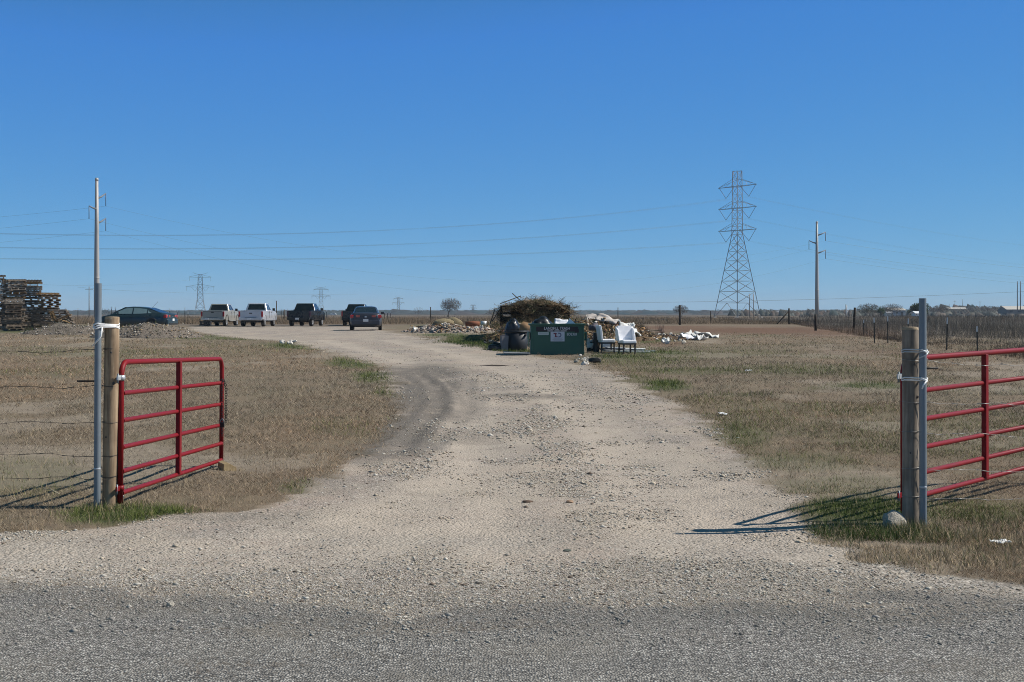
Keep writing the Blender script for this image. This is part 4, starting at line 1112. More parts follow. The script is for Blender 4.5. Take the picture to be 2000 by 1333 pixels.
m = MB().add([(-.15, 0, 0), (.24, -.04, -.02), (-.02, .02, .22), (-.12, .2, 0), (.2, .2, 0)], [(0, 1, 2), (0, 2, 3), (1, 4, 2), (2, 4, 3), (0, 3, 4, 1)])
tag(m.build('foam_chunk', WHITEF, loc=d0 + Vector((.44, .18, 1.04))), 'pointed white foam piece sticking up out of the green dumpster', 'foam piece')

# round black tub with a domed bag, grey carton, boards left of the dumpster
TUBM = plain('dark_tub', (.014, .017, .023), .55, 0, .15, 3)
q = P(1009, 686)
tb = thing('trash_tub', 'round black plastic tub beside the left end of the green dumpster', 'tub', (q.x, q.y + .45, q.z))
MB().lathe([(.001, .02), (.36, .02), (.40, .10), (.44, .72), (.44, .72), (.41, .72), (.37, .14), (.001, .14)], 28).build('shell', TUBM, tb)
MB().lathe([(.44, .68), (.475, .69), (.475, .755), (.43, .76), (.43, .70)], 28).build('lip', TUBM, tb)
for a in (-2.4, -.7): MB().box((.46 * math.cos(a), .46 * math.sin(a), .60), (.10, .10, .05), Matrix.Rotation(a, 3, 'Z')).build('handle', TUBM, tb)
blob('trash_bag', (q.x - .16, q.y + .42, q.z + .83), (.25, .24, .36), BAGB, 41, 'shiny black bag domed over the top of the round tub', 'trash bag', .3)
c = P(985, 686)
tag(MB().box((0, 0, .28), (.26, .22, .56)).box((0, -.06, .575), (.25, .01, .05), Matrix.Rotation(.5, 3, 'X')).build('carton', plain('grey_carton', (.20, .19, .20), .85, 0, .25, 12), loc=(c.x - .02, c.y + .1, c.z), rot=(0, .05, .3)), 'tall grey cardboard carton standing left of the round black tub', 'carton')
c = P(1010, 695)
tag(MB().box((0, 0, .05), (.9, .5, .035)).build('panel_board', GREYB, loc=c + Vector((-.02, .05, .03)), rot=(.05, .03, .05), bevel=.006), 'flat grey panel lying at the left foot of the green dumpster', 'board')
for i, (a, b_, w, lab) in enumerate([((1016, 680, .12), (1037, 672, .42), .05, 'white stick leaning against the round tub beside the dumpster'), ((1019, 684, .02), (1036, 692, .05), .05, 'short pale stick on the grass between panel and dumpster')]):
    u = P(a[0], a[1], a[2]); v_ = P(b_[0], b_[1], 0); v_ = Vector((v_.x, u.y - .1, u.z + (a[1] - b_[1]) / 57.0))
    tag(MB().bar(u, v_, w, .025).build('stick', WHITED), lab, 'stick')
blob('trash_bag', P(968, 686) + Vector((0, .2, .1)), (.30, .22, .20), BAGB, 44, 'small black bag slumped on the grass left of the grey carton', 'trash bag', .5)
blob('rubble_lump', P(975, 680) + Vector((0, .3, .08)), (.30, .2, .16), LIME, 45, 'pale stone lump in the grass behind the small black bag', 'rubble', .5)

# ------------------------------------------------------------------ two upholstered chairs
def chair(loc, rz, label, wing):
    t = thing('dining_chair', label, 'chair', loc, rz, 'discarded white chairs')
    MB().box((0, 0, .43), (.52, .52, .12)).build('seat', WHITEF, t, bevel=.035, bseg=3)
    MB().box((0, 0, .35), (.50, .50, .05)).build('apron', DARKW, t)
    bk = MB(); n = 7; prof = []
    for z, y0 in ((.44, -.26), (.60, -.275), (.78, -.295), (.93, -.325), (.985, -.335)):
        prof.append((y0, z))
    pts = [(y + .075, z) for y, z in prof] + [(y - .02, z) for y, z in reversed(prof)]
    bk.prism(pts, -.27, .27); bk.build('backrest', WHITEF, t, bevel=.02, bseg=3, fix=True)
    if wing:
        for s in (-1, 1): MB().prism([(-.30, .46), (.02, .46), (-.02, .62), (-.12, .86), (-.32, .95)], s * .27, s * .325).build('wing', WHITEF, t, bevel=.015, fix=True)
    for x in (-.21, .21):
        for y in (-.22, .22): MB().bar((x, y, .36), (x * 1.03, y * (1.12 if y < 0 else 1.0), 0), .045, .045).build('leg', DARKW, t)
    for x in (-.21, .21): MB().bar((x, -.22, .14), (x, .22, .14), .025, .035).build('stretcher', DARKW, t)
    return t
q = P(1187, 691); chair((q.x - .02, q.y + .3, q.z), math.radians(-80), 'white upholstered chair in side view, nearer the green dumpster', False)
q = P(1226, 692.5); chair((q.x, q.y + .25, q.z), math.radians(196), 'white wing-sided chair facing the road, farther from the green dumpster', True)

# dark cabinet, white box and boards under and beside the chairs
q = P(1164, 690)
t = thing('cabinet', 'narrow black cabinet standing between the green dumpster and the chairs', 'cabinet', (q.x, q.y + .3, q.z))
MB().box((.0, 0, .36), (.16, .5, .70)).build('side_panel', DARKW, t, bevel=.01); MB().box((-.19, .05, .36), (.22, .4, .05)).build('shelf', DARKW, t); MB().box((-.19, .2, .12), (.22, .3, .20)).build('drawer', DARKW, t)
sheet('crumpled_sheet', Vector((q.x - .20, q.y + .1, q.z + .33)), .22, .34, (1.0, .2, .4), WHITED, 'crumpled striped white sheet stuffed inside the black cabinet', 'sheet', .02, .14, 9)
blob('trash_heap', Vector((q.x - .05, q.y + .35, q.z + .86)), (.18, .2, .22), plain('mauve_cloth', (.10, .085, .10), .8, 0, .3, 9), 51, 'dark mauve bundle balanced on top of the black cabinet', 'bundle', .6)
q = P(1187, 680)
tag(MB().box((0, 0, .14), (.40, .3, .28)).box((0, 0, .29), (.42, .32, .02)).build('storage_box', WHITED, loc=(q.x, q.y + .9, q.z), rot=(0, 0, .1), bevel=.01), 'low white box behind the legs of the side-on chair', 'box')
for px, py, w, d, rz, rx, h, mt, lab in [(1203, 686, .62, .9, .1, .03, .10, GREYB, 'grey board lying under the two white chairs'), (1235, 685, 1.1, 1.2, -.1, .0, .05, WHITED, 'wide pale board on the ground right of the white chairs'), (1224, 690, 1.7, .25, .03, .02, .05, WHITED, 'long thin white board in front of the chairs'),
                                         (1248, 688, 1.2, .16, -.06, 0, .03, WHITED, 'thin white strip pointing right from the chairs'), (1190, 690, .5, .5, .3, .05, .08, GREYB, 'dark grey slab on the soil below the side-on chair')]:
    q = P(px, py); tag(MB().box((0, 0, h), (w, d, .04)).build('board', mt, loc=(q.x, q.y + d * .5, q.z), rot=(rx, .02, rz)), lab, 'board')
m = MB().lathe([(.17, -.25), (.195, -.25), (.195, .25), (.17, .25), (.155, .2), (.155, -.25)], 24, 'y')
q = P(1259, 659); tag(m.build('culvert_pipe', plain('pale_clay', (.52, .46, .41), .7, 0, .12, 5), loc=(q.x, q.y, q.z + .2), rot=(0, 0, .18)), 'short pale concrete pipe lying with its round open end towards the road', 'pipe')

# ------------------------------------------------------------------ mounds of soil and debris
def heap_mat(name, cols, sc=1.0):
    k = NT(name); co = k.n('NewGeometry').outputs['Position']
    n1 = k.noise(co, 3.0 * sc, 5, .7); n2 = k.noise(co, 16 * sc, 4, .7)
    c = k.ramp(n1, [(.32, cols[0]), (.5, cols[1]), (.68, cols[2])])
    c = k.mix(.5, c, k.ramp(n2, [(.3, tuple(x * .45 for x in cols[0])), (.7, tuple(min(1, x * 1.25) for x in cols[2]))]))
    k.set('Base Color', c); k.set('Roughness', .95); k.set('Specular IOR Level', .1); k.bump(n2, .06)
    return k.m
SOIL = heap_mat('grey_soil', [(.11, .09, .073), (.19, .16, .13), (.27, .23, .19)])
DEB = heap_mat('debris_soil', [(.05, .038, .026), (.13, .085, .055), (.22, .16, .105)], 1.6)
def mound(name, px, py, rx, ry, h, mat, label, cat, seed, rough=.5, flat=1.0):
    q = P(px, py); n = 54; cy = q.y + ry * .9
    xs = np.linspace(-1, 1, n); X, Y = np.meshgrid(xs, xs, indexing='ij')
    r = np.hypot(X, Y)
    hh = np.clip(1 - r ** 2, 0, 1) ** flat
    wx = q.x + X * rx; wy = cy + Y * ry
    z = hh * h * (1 + rough * 2 * fbm(wx * .8, wy * .8, seed)) + hh ** .3 * fbm(wx * 3, wy * 3, seed + 4) * .22 * min(1, h)
    gz_ = ground_z(wx, wy)
    Z = np.where(r >= .99, gz_ - .15, gz_ - .06 + z)
    V_ = np.stack([wx - q.x, wy - cy, Z - q.z], -1).reshape(-1, 3)
    id_ = np.arange(n * n).reshape(n, n)
    Qf = np.stack([id_[:-1, :-1], id_[1:, :-1], id_[1:, 1:], id_[:-1, 1:]], -1).reshape(-1, 4)
    cen = r.reshape(-1)[Qf].mean(1) < 1.02
    o = npmesh(name, V_, 4, Qf[cen], mat, smooth=True); o.location = (q.x, cy, q.z)
    tag(o, label, cat)
    def zat(x, y):
        i = np.clip(np.round((x - q.x) / rx * (n - 1) / 2 + (n - 1) / 2).astype(int), 0, n - 1); j = np.clip(np.round((y - cy) / ry * (n - 1) / 2 + (n - 1) / 2).astype(int), 0, n - 1)
        return Z[i, j]
    return q.x, cy, rx, ry, zat
M1 = mound('dirt_mound', 265, 661, 3.0, 2.2, .66, SOIL, 'grey dirt mound strewn with stones in front of the navy sedan', 'dirt mound', 3, .35, .8)
M2 = mound('dirt_mound', 112, 655, 2.8, 2.0, .48, SOIL, 'low grey dirt mound at the foot of the pallet stacks', 'dirt mound', 5, .6, .9)
D1 = mound('debris_mound', 1078, 676, 3.0, 3.2, .95, DEB, 'brown mound of mixed debris and soil behind the green dumpster', 'debris mound', 7, .5, .7)
D2 = mound('debris_mound', 1185, 668, 2.6, 2.8, .85, DEB, 'reddish debris mound behind the two white chairs', 'debris mound', 9, .5, .8)
D3 = mound('debris_mound', 880, 651, 3.0, 2.0, .42, heap_mat('pale_rubble', [(.20, .15, .11), (.34, .27, .21), (.50, .43, .36)], 2), 'pale rubble mound with broken plaster at the left of the debris', 'debris mound', 11, .5, .7)
D4 = mound('debris_mound', 1300, 664, 2.2, 1.6, .28, DEB, 'low reddish soil heap near the concrete pipe', 'debris mound', 13, .5, .8)
D5 = mound('debris_mound', 968, 647, 1.7, 1.5, .36, DEB, 'brown weedy soil heap left of the dark brush bin', 'debris mound', 15, .5, .8)

def on_mound(M, n, k=.85):
    a = RNG.uniform(0, 6.283, n); r = np.sqrt(RNG.uniform(0, 1, n)) * k
    x = M[0] + np.cos(a) * r * M[2]; y = M[1] + np.sin(a) * r * M[3]
    return x, y, M[4](x, y)
# uncountable small rubble on every mound: sticks and chips
def rubble(M, n, cols, smin, smax, seed, label, stick=.4):
    x, y, z = on_mound(M, n, .97)
    Vs = []; Cs = []
    base = np.array([(-.5, -.5, -.5), (.5, -.5, -.5), (.5, .5, -.5), (-.5, .5, -.5), (-.5, -.5, .5), (.5, -.5, .5), (.5, .5, .5), (-.5, .5, .5)])
    fq = np.array([(3, 2, 1, 0), (4, 5, 6, 7), (0, 1, 5, 4), (1, 2, 6, 5), (2, 3, 7, 6), (3, 0, 4, 7)])
    s = RNG.uniform(smin, smax, n)[:, None] * np.where(RNG.uniform(0, 1, (n, 1)) < stick, np.array([[2.8, .22, .16]]), np.array([[1, .75, .45]])) * RNG.uniform(.6, 1.4, (n, 3))
    v = base[None] * s[:, None, :] * RNG.uniform(.75, 1.2, (n, 8, 3))
    a = RNG.uniform(0, 6.28, n)[:, None]; t_ = RNG.normal(0, .35, n)[:, None]
    vx, vz = v[..., 0] * np.cos(t_) - v[..., 2] * np.sin(t_), v[..., 0] * np.sin(t_) + v[..., 2] * np.cos(t_)
    vx, vy = vx * np.cos(a) - v[..., 1] * np.sin(a), vx * np.sin(a) + v[..., 1] * np.cos(a)
    Vv = np.stack([vx + x[:, None], vy + y[:, None], vz + z[:, None] + .03], -1).reshape(-1, 3)
    ff = (fq[None] + (np.arange(n) * 8)[:, None, None]).reshape(-1, 4)
    cc = np.array(cols)[RNG.integers(0, len(cols), n)] * RNG.uniform(.6, 1.25, n)[:, None]
    o = npmesh('rubble', Vv, 4, ff, STONE, col=np.repeat(cc, 8, 0), kind='stuff'); tag(o, label, 'rubble')
pale = (.46, .41, .34); bone = (.60, .56, .50); brk = (.19, .105, .07); tanw = (.34, .24, .13); drk = (.05, .04, .035); gry = (.2, .19, .18); orange = (.28, .17, .085)
rubble(M1, 700, [pale, gry, bone, (.13, .11, .09), tanw], .025, .09, 1, 'small stones and chips on the dirt mound before the navy sedan', .2)
rubble(M2, 400, [pale, gry, (.13, .11, .09), bone, gry], .025, .09, 2, 'small stones and chips on the mound below the pallets', .25)
rubble(D1, 900, [brk, tanw, tanw, drk, drk, pale, gry], .05, .22, 3, 'broken wood and chips on the mound behind the dumpster', .6)
rubble(D2, 800, [brk, orange, tanw, bone, drk, pale, brk], .05, .20, 4, 'splintered wood and brick chips behind the white chairs', .5)
rubble(D3, 900, [bone, pale, pale, brk, tanw, gry, (.42, .33, .30), (.3, .24, .19)], .05, .17, 5, 'pale broken plaster and stone chips left of the debris', .2)
rubble(D4, 160, [brk, brk, pale, drk], .04, .12, 6, 'brick chips on the low reddish heap', .1)
rubble(D5, 350, [tanw, drk, pale, drk], .05, .18, 7, 'twigs and chips on the weedy heap', .6)

# larger loose pieces one can pick out
CH = [rock_mesh('rubble_chunk', (.2, .15, .13), mt, 60 + i, 1, .5) for i, mt in enumerate([plain('bone_plaster', (.60, .56, .50), .9, 0, .12, 6), LIME, plain('red_brick', (.27, .10, .06), .9, 0, .25, 9)])]
def chunk(px, py, mesh, s, label, group=None, dz=.0, flat=1.0):
    o = bpy.data.objects.new('rubble_chunk', mesh); C.objects.link(o); q = P(px, py)
    o.location = (q.x, q.y, q.z + dz + .05); o.rotation_euler = (random.uniform(-.3, .3), random.uniform(-.3, .3), random.uniform(0, 6)); o.scale = (s, s, s * flat)
    return tag(o, label, 'rubble', group)
for i in range(24):
    chunk(random.uniform(815, 945), random.uniform(643, 651), CH[i % 2], random.uniform(.3, .95), 'pale plaster chunk lying along the front of the left rubble mound', 'pale plaster chunks in the left rubble mound', 0, .8)
for i in range(10):
    chunk(random.uniform(1275, 1340), random.uniform(654, 672), CH[i % 2], random.uniform(.4, .9), 'pale stone chunk on the turf between concrete pipe and white debris', 'pale chunks right of the concrete pipe')
for i in range(9):
    chunk(random.uniform(1180, 1245), random.uniform(655, 664), CH[[0, 1, 2][i % 3]], random.uniform(.6, 1.2), 'broken chunk on the debris behind the white chairs', 'broken chunks behind the chairs', .25)
for i in range(8):
    chunk(random.uniform(545, 585), random.uniform(668, 673), CH[0], random.uniform(.35, .8), 'white rubble piece at the left edge of the drive before the pickups', 'white rubble at the drive edge')
for i in range(22):
    chunk(random.gauss(1143, 9), random.gauss(705, 3), CH[i % 2], random.uniform(.2, .6), 'pale rock on the drive edge at the right foot of the dumpster', 'pale rocks at the foot of the dumpster', -.02)
for i in range(12):
    chunk(random.uniform(160, 360), random.uniform(640, 662), CH[1], random.uniform(.2, .5), 'pale stone on the face of the dirt mound before the navy sedan', 'pale stones on the dirt mound', .35)
chunk(1162, 711, rock_mesh('rubble_chunk', (.28, .2, .16), BLACK_S, 77, 2, .6), .8, 'black lump among pale rocks right of the dumpster foot', None, .05)
for i, (px, py, w, d, rot, lab) in enumerate([(1345, 664, .9, .6, (.05, .1, .1), 'long white foam strip lying front left in the white debris on the turf'), (1352, 659, 1.0, .7, (.2, 0, .4), 'crumpled white sheet in the middle of the white debris on the turf'), (1380, 661, 1.2, .5, (0, .05, -.2), 'thin white sheet at the right end of the white debris on the turf'),
                                            (1366, 665, .7, .5, (.1, .1, .7), 'white torn piece front right in the white debris on the turf'), (1300, 672, .35, .3, (.5, 0, 0), 'curved white scrap on the reddish soil left of the white debris'), (934, 650, .5, .4, (.9, 0, .1), 'clean white panel propped at the right end of the pale rubble'), (822, 650, .9, .3, (.2, .2, .2), 'pale pink sheet at the left tip of the pale rubble')]):
    sheet('foam_sheet' if i < 5 else 'panel_sheet', P(px, py) + Vector((0, 0, .15)), w, d, rot, WHITED if i else WHITEF, lab, 'sheet', .03, .28, 60 + i)
def at_mound(M, px, dy, dz=.1):
    """a point on a mound seen at photo column px, dy metres from the mound's centre"""
    y = M[1] + dy; x = (px - 1000) / F * y
    return Vector((x, y, float(M[4](np.array([x]), np.array([y]))[0]) + dz))
MATT = plain('dirty_mattress', (.52, .47, .43), .85, 0, .15, 5, dirt=(.30, .24, .2))
for px, dy, w, d, rot, mt, lab in [(1170, .6, 1.3, 1.0, (.35, .28, -.5), MATT, 'slanting off-white mattress panel on top of the reddish debris mound'), (1185, -.5, 1.0, .5, (.4, .3, -.2), MATT, 'pale torn sheet below the slanting mattress panel'), (1225, -1.6, .7, .6, (.9, .1, .2), WHITED, 'white sheet heap behind the wing-sided chair'), (1240, -1.9, .6, .5, (.5, .4, .9), WHITED, 'white panel leaning right of the wing-sided chair')]:
    sheet('mattress_panel', at_mound(D2, px, dy, .15), w, d, rot, mt, lab, 'panel', .06, .16, int(px))
CLEARP = plain('clear_plastic', (.30, .33, .33), .4, 0, .4, 6, coat=.3)
q = at_mound(D2, 1205, 1.2, 0); blob('plastic_bag', q + Vector((0, 0, .12)), (.24, .2, .26), CLEARP, 71, 'greyish clear plastic bag standing up behind the right-hand chair', 'plastic bag', .7)
RUSTM = plain('rusty_sheet', (.22, .075, .035), .8, .2, .35, 5, dirt=(.30, .15, .05))
q = at_mound(D3, 923, .6, .0); tag(MB().tube([(-.42, 0, .22), (0, .02, .24), (.42, 0, .22)], [.15, .165, .15], 12).build('rusty_barrel', RUSTM, loc=q, rot=(0, 0, .05)), 'rust coloured barrel lying on its side behind the pale rubble', 'barrel')
q = at_mound(D5, 945, .6, .0); b_ = thing('bucket', 'white bucket right of the rusty barrel on the rubble', 'bucket', q); MB().lathe([(.001, .02), (.15, .02), (.19, .42), (.175, .42), (.14, .05), (.001, .05)], 18).build('shell', WHITE_P, b_)
MB().tube([(-.19, 0, .38), (-.12, -.05, .5), (0, -.07, .54), (.12, -.05, .5), (.19, 0, .38)], .008, 5).build('handle', BLACK_S, b_)
STRAWR = heap_mat('straw_heap', [(.20, .16, .09), (.31, .25, .15), (.40, .33, .21)], 3)
blob('straw_bundle', at_mound(D3, 868, .3, .15), (.62, .4, .30), STRAWR, 81, 'left of two tan straw bundles on top of the pale rubble', 'straw bundle', .25)
blob('straw_bundle', at_mound(D3, 886, .8, .22), (.50, .4, .34), STRAWR, 82, 'right of two tan straw bundles on top of the pale rubble', 'straw bundle', .25)
BOARDM = wood_mat('broken_board_wood', (.42, .30, .17), (.28, .18, .10), 1, .9, 1)
for i in range(34):
    M = [D1, D2, D2, D5, D3][i % 5]; x, y, z = on_mound(M, 1, .8); L = random.uniform(.5, 1.5)
    R = Matrix.Rotation(random.uniform(0, 6.28), 3, 'Z') @ Matrix.Rotation(random.uniform(-.4, .4), 3, 'X')
    o = MB().box((0, 0, 0), (random.uniform(.07, .16), L, .03)).build('broken_board', BOARDM, loc=(x[0], y[0], z[0] + .12), rot=R.to_euler())
    tag(o, ['broken tan board lying on the mound behind the dumpster', 'splintered board on the debris mound behind the chairs', 'splintered board on the debris mound behind the chairs', 'broken board on the weedy heap left of the brush bin', 'broken board on the pale rubble mound'][i % 5], 'board',
        ['boards behind the dumpster', 'boards behind the chairs', 'boards behind the chairs', 'boards on the weedy heap', 'boards on the pale rubble'][i % 5])
# weeds and leafy rubbish on the mounds
def weeds_on(M, n, cols, h, label, k=.95, w=.02):
    x, y, z = on_mound(M, n, k); cc = np.array(cols)[RNG.integers(0, len(cols), n)] * RNG.uniform(.6, 1.3, n)[:, None]
    o = blades('weeds', x, y, RNG.uniform(.3, 1, n) * h, np.full(n, w), RNG.uniform(0, 1.0, n), cc, z=z); tag(o, label, 'weeds')
weeds_on(D1, 3000, [(.20, .13, .07), (.28, .2, .11), (.12, .08, .045), (.10, .13, .035)], .5, 'dead weeds and brush on the mound behind the dumpster')
weeds_on(D5, 1600, [(.20, .13, .07), (.28, .2, .11), (.08, .11, .03)], .45, 'dead weeds on the heap left of the brush bin')
weeds_on(D2, 900, [(.16, .09, .05), (.10, .13, .035), (.12, .07, .04)], .35, 'reddish weeds on the mound behind the chairs')
weeds_on(M1, 350, [(.20, .15, .09), (.08, .11, .03)], .3, 'sparse weeds on the dirt mound before the navy sedan', w=.015)
weeds_on(M2, 500, [(.18, .15, .09), (.08, .11, .03), (.14, .13, .07)], .4, 'sparse weeds on the mound below the pallets', w=.015)
blob('palm_bush', at_mound(D1, 1094, -2.2, .15), (.45, .35, .35), plain('yellow_green_leaf', (.16, .19, .05), .8, 0, .5, 9), 91, 'yellow green clump of cuttings behind the top of the dumpster', 'cuttings', .7)
blob('orange_heap', at_mound(D1, 1027, -2.3, .15), (.40, .3, .40), plain('orange_board', (.24, .14, .065), .8, 0, .5, 7), 92, 'orange brown broken board heap between tub and dumpster', 'heap', .7)
def brush(px, M, dy, n, sx, sy, h, cols, label):
    q = at_mound(M, px, dy, 0); x, y = q.x + RNG.normal(0, sx, n), q.y + RNG.normal(0, sy, n)
    r = np.hypot((x - q.x) / sx, (y - q.y) / sy); cc = np.array(cols)[RNG.integers(0, len(cols), n)] * RNG.uniform(.5, 1.4, n)[:, None]
    o = blades('brush', x, y, RNG.uniform(.3, 1, n) * h * np.clip(1.2 - r * .4, .3, 1), np.full(n, .025), RNG.uniform(0, 1.1, n), cc, z=np.maximum(ground_z(x, y), M[4](x, y)) - .03)
    o['kind'] = 'thing'; tag(o, label, 'brush')
BRC = [(.20, .14, .075), (.27, .2, .115), (.11, .08, .05), (.08, .06, .035), (.30, .23, .14)]
brush(1247, D2, 1.0, 1500, .55, .4, .75, [(.13, .09, .05), (.08, .06, .035), (.17, .11, .06), (.07, .08, .03)], 'low brown brush clump above the concrete pipe')
brush(1022, D1, 2.2, 2200, .60, .3, 1.05, BRC, 'tan dead weed clump in front of the left half of the brush bin')
brush(1058, D1, 2.2, 1900, .6, .3, .95, BRC, 'brown dead weed clump in front of the middle of the brush bin')
brush(1098, D1, 2.1, 2000, .6, .3, .95, [(.16, .08, .05), (.22, .14, .08), (.09, .06, .04), (.10, .12, .04)], 'reddish dead brush in front of the right end of the brush bin')
brush(868, D3, .2, 900, .5, .3, .45, [(.42, .34, .21), (.33, .26, .16), (.25, .19, .11)], 'loose straw spread over the left straw bundle')
brush(888, D3, .6, 900, .4, .3, .5, [(.42, .34, .21), (.33, .26, .16), (.25, .19, .11)], 'loose straw spread over the right straw bundle')
for px, py, lab in ((1290, 652, 'pinkish dead stem clump right of the brown brush'),):
    q = P(px, py); n = 60; x, y = q.x + RNG.normal(0, .15, n), q.y + RNG.normal(0, .15, n)
    tag(blades('dead_plant', x, y, RNG.uniform(.3, .8, n), np.full(n, .02), RNG.uniform(0, .5, n), np.tile([[.30, .2, .16]], (n, 1))), lab, 'plant').__setitem__('kind', 'thing')

# ------------------------------------------------------------------ dark board bin heaped with dead palm fronds
BINW = wood_mat('bin_dark_wood', (.040, .032, .027), (.022, .018, .016), 1, .7)
yb = D1[1] + 2.6
xl, xr = (979 - 1000) / F * yb, (1111 - 1000) / F * yb
zb = HC - (628 - HY) / F * yb; zt = HC - (600 - HY) / F * yb
t = thing('brush_bin', 'dark board-sided bin with an open left end frame, behind the debris mound', 'bin', ((xl + xr) / 2, yb, zb))
w = xr - xl; hh = zt - zb; depth = 2.2
for fx in (0, .155, .48, .78, .995):
    for dy in (0, depth): MB().box((-w / 2 + fx * w, dy, hh / 2 - .2), (.10, .10, hh + .4)).build('post', BINW, t)
x = -w / 2 + .16 * w
while x < w / 2 - .06:
    MB().box((x + .07, -.07 + random.uniform(-.015, .015), hh * .45 - .15), (.13, .03, hh * .9 + .2 + random.uniform(-.05, .05))).build('board', BINW, t); x += .145
x = -w / 2
while x < w / 2 - .06:
    if x > -w / 2 + .17 * w or random.random() < .2: MB().box((x + .07, depth + .07, hh * .5), (.13, .03, hh + .2)).build('board', BINW, t)
    x += .145
for z in (hh, hh * .52):
    MB().box((0, -.02, z + .03), (w + .1, .08, .08)).build('rail', BINW, t); MB().box((0, depth, z + .03), (w + .1, .08, .08)).build('rail', BINW, t)
for x in (-w / 2, w / 2): MB().box((x, depth / 2, hh + .03), (.08, depth, .08)).build('rail', BINW, t)
MB().box((-w / 2 + .08 * w, .1, hh * .22 - .1), (.14 * w, .06, hh * .5)).build('low_panel', BINW, t)
# fronds: arching dead leaves, each a bent rib with leaflets
N = 1250; vs = []; cs = []
for i in range(N):
    fx = random.uniform(-.57, .57); top = float(np.interp(fx, [-.57, -.46, -.25, 0, .08, .28, .44, .57], [-.35, .02, .30, .50, .54, .34, .12, -.3]))
    p = Vector((fx * w, random.uniform(-.35, depth + .2), hh - .10 - .35 * (abs(fx) > .5) * random.random() + top * random.uniform(0, 1) * (1 - .25 * abs(random.gauss(0, .5)))))
    if i > 900: p = Vector((random.uniform(-.36, .5) * w, random.uniform(-.55, -.1), hh * random.uniform(.15, 1.05)))
    az = random.uniform(0, 6.283); L = random.uniform(.3, .75); el = random.gauss(.12, .35)
    d = Vector((math.cos(az) * math.cos(el), math.sin(az) * math.cos(el), math.sin(el)))
    sdv = d.cross(Vector((0, 0, 1))).normalized(); up = sdv.cross(d)
    col = random.choice([(.17, .12, .07), (.27, .205, .125), (.11, .085, .055), (.33, .26, .165), (.20, .12, .06), (.07, .06, .04), (.09, .10, .05)]); k = random.uniform(.55, 1.4); col = tuple(c * k for c in col)
    for j in range(9):
        f = j / 9; b0 = p + d * L * f + Vector((0, 0, -.25 * L * f * f)); s = -1 if j % 2 else 1
        tip = b0 + (d * .5 + sdv * s * random.uniform(.4, .9) + up * random.uniform(-.3, .3)).normalized() * L * .38
        vs += [b0 - d * .016, b0 + d * .016, tip]; cs += [col] * 3
    b1 = p + d * L + Vector((0, 0, -.25 * L)); vs += [p - sdv * .012, p + sdv * .012, b1]; cs += [col] * 3
off = Vector(((xl + xr) / 2, yb, zb))
fr = npmesh('frond_heap', np.array([tuple(v) for v in vs]), 3, np.arange(len(vs)).reshape(-1, 3), BLADE, col=np.array(cs))
fr.location = off; tag(fr, 'big tangled heap of dead palm fronds and brush filling the dark bin', 'brush heap')
core = blob('brush_core', off + Vector((0, depth / 2, hh * .95)), (w * .38, depth * .45, .40), heap_mat('brush_core', [(.06, .045, .032), (.13, .095, .06), (.22, .165, .10)], 3), 95, 'x', 'x', .25); core.parent = None
core['label'] = 'dense dark inner mass of brush under the palm fronds in the bin'; core['category'] = 'brush'
for i, (a, b_, lab) in enumerate([((-w / 2 - .05, -.1, hh + .15), (-w / 2 + .9, -.15, hh + .5), 'pale pole sloping over the open end of the brush bin'), ((-w / 2 + .5, -.2, hh + .62), (-w / 2 + 1.05, -.2, hh + .12), 'tan lath leaning across the left of the brush heap'), ((-w / 2 - .5, 0, -.1), (-w / 2 - .28, 0, hh * .9), 'thin dark stake left of the brush bin'), ((-w / 2 - .42, 0, 0), (-w / 2 - .05, 0, hh * .85), 'thin slanting stick left of the brush bin')]):
    tag(MB().bar(Vector(a) + off, Vector(b_) + off, .05, .04).build('pole', BOARDM if i < 2 else DARKW), lab, 'pole')

# ------------------------------------------------------------------ stacks of wooden pallets at the left
PALW = [wood_mat('pallet_grey_wood', (.26, .20, .145), (.12, .095, .07), 1.5, .9, 0), wood_mat('pallet_tan_wood', (.36, .235, .115), (.22, .13, .06), 1.5, .7, 0), wood_mat('pallet_pale_wood', (.34, .29, .235), (.2, .165, .13), 1.5, .6, 0)]
def pallet_mesh(mat):
    m = MB()
    for y in (-.46, 0, .46): m.box((0, y, .066), (1.2, .04, .088))
    for i in range(7): m.box((-.55 + i * 1.1 / 6, 0, .122), (.095, 1.0, .019))
    for i in range(4): m.box((-.55 + i * 1.1 / 3, 0, .0115), (.095, 1.0, .019))
    o = m.build('pallet', mat); me = o.data; bpy.data.objects.remove(o); return me
PM = [pallet_mesh(p_) for p_ in PALW]
def stack(px, py_base, y, n, rz, label, group, weights, tops=(), jit=.06, z_off=0.0):
    x = (px - 1000) / F * y; z = HC - (py_base - HY) / F * y + z_off
    for i in range(n):
        o = bpy.data.objects.new('pallet', PM[random.choices([0, 1, 2], weights)[0] if not (tops and i >= n - len(tops)) else tops[i - n + len(tops)]]); C.objects.link(o)
        o.location = (x + random.gauss(0, jit), y + random.gauss(0, jit), z + i * .1365); o.rotation_euler = (random.gauss(0, .012), random.gauss(0, .012), rz + random.gauss(0, .07) + (math.pi / 2 if random.random() < .3 else 0))
        tag(o, ('topmost ' if i == n - 1 else 'second from top ' if i == n - 2 else 'bottom ' if i == 0 and z_off == 0 else '') + label, 'pallet', group)
stack(-8, 645, 87, 27, .5, 'pallet in the tallest stack at the left edge of the photo', 'tallest pallet stack', [6, 1.5, 3], (2, 2, 2))
stack(28, 645, 84.5, 24, .62, 'pallet in the rear stack left of the flat-topped front stack', 'rear left pallet stack', [5, 1, 2], (2, 2, 2, 0))
stack(62, 645, 85, 24, .25, 'pallet in the rear middle stack topped by overhanging pallets', 'rear middle pallet stack', [5, 1, 1.5], (0, 2, 1, 0))
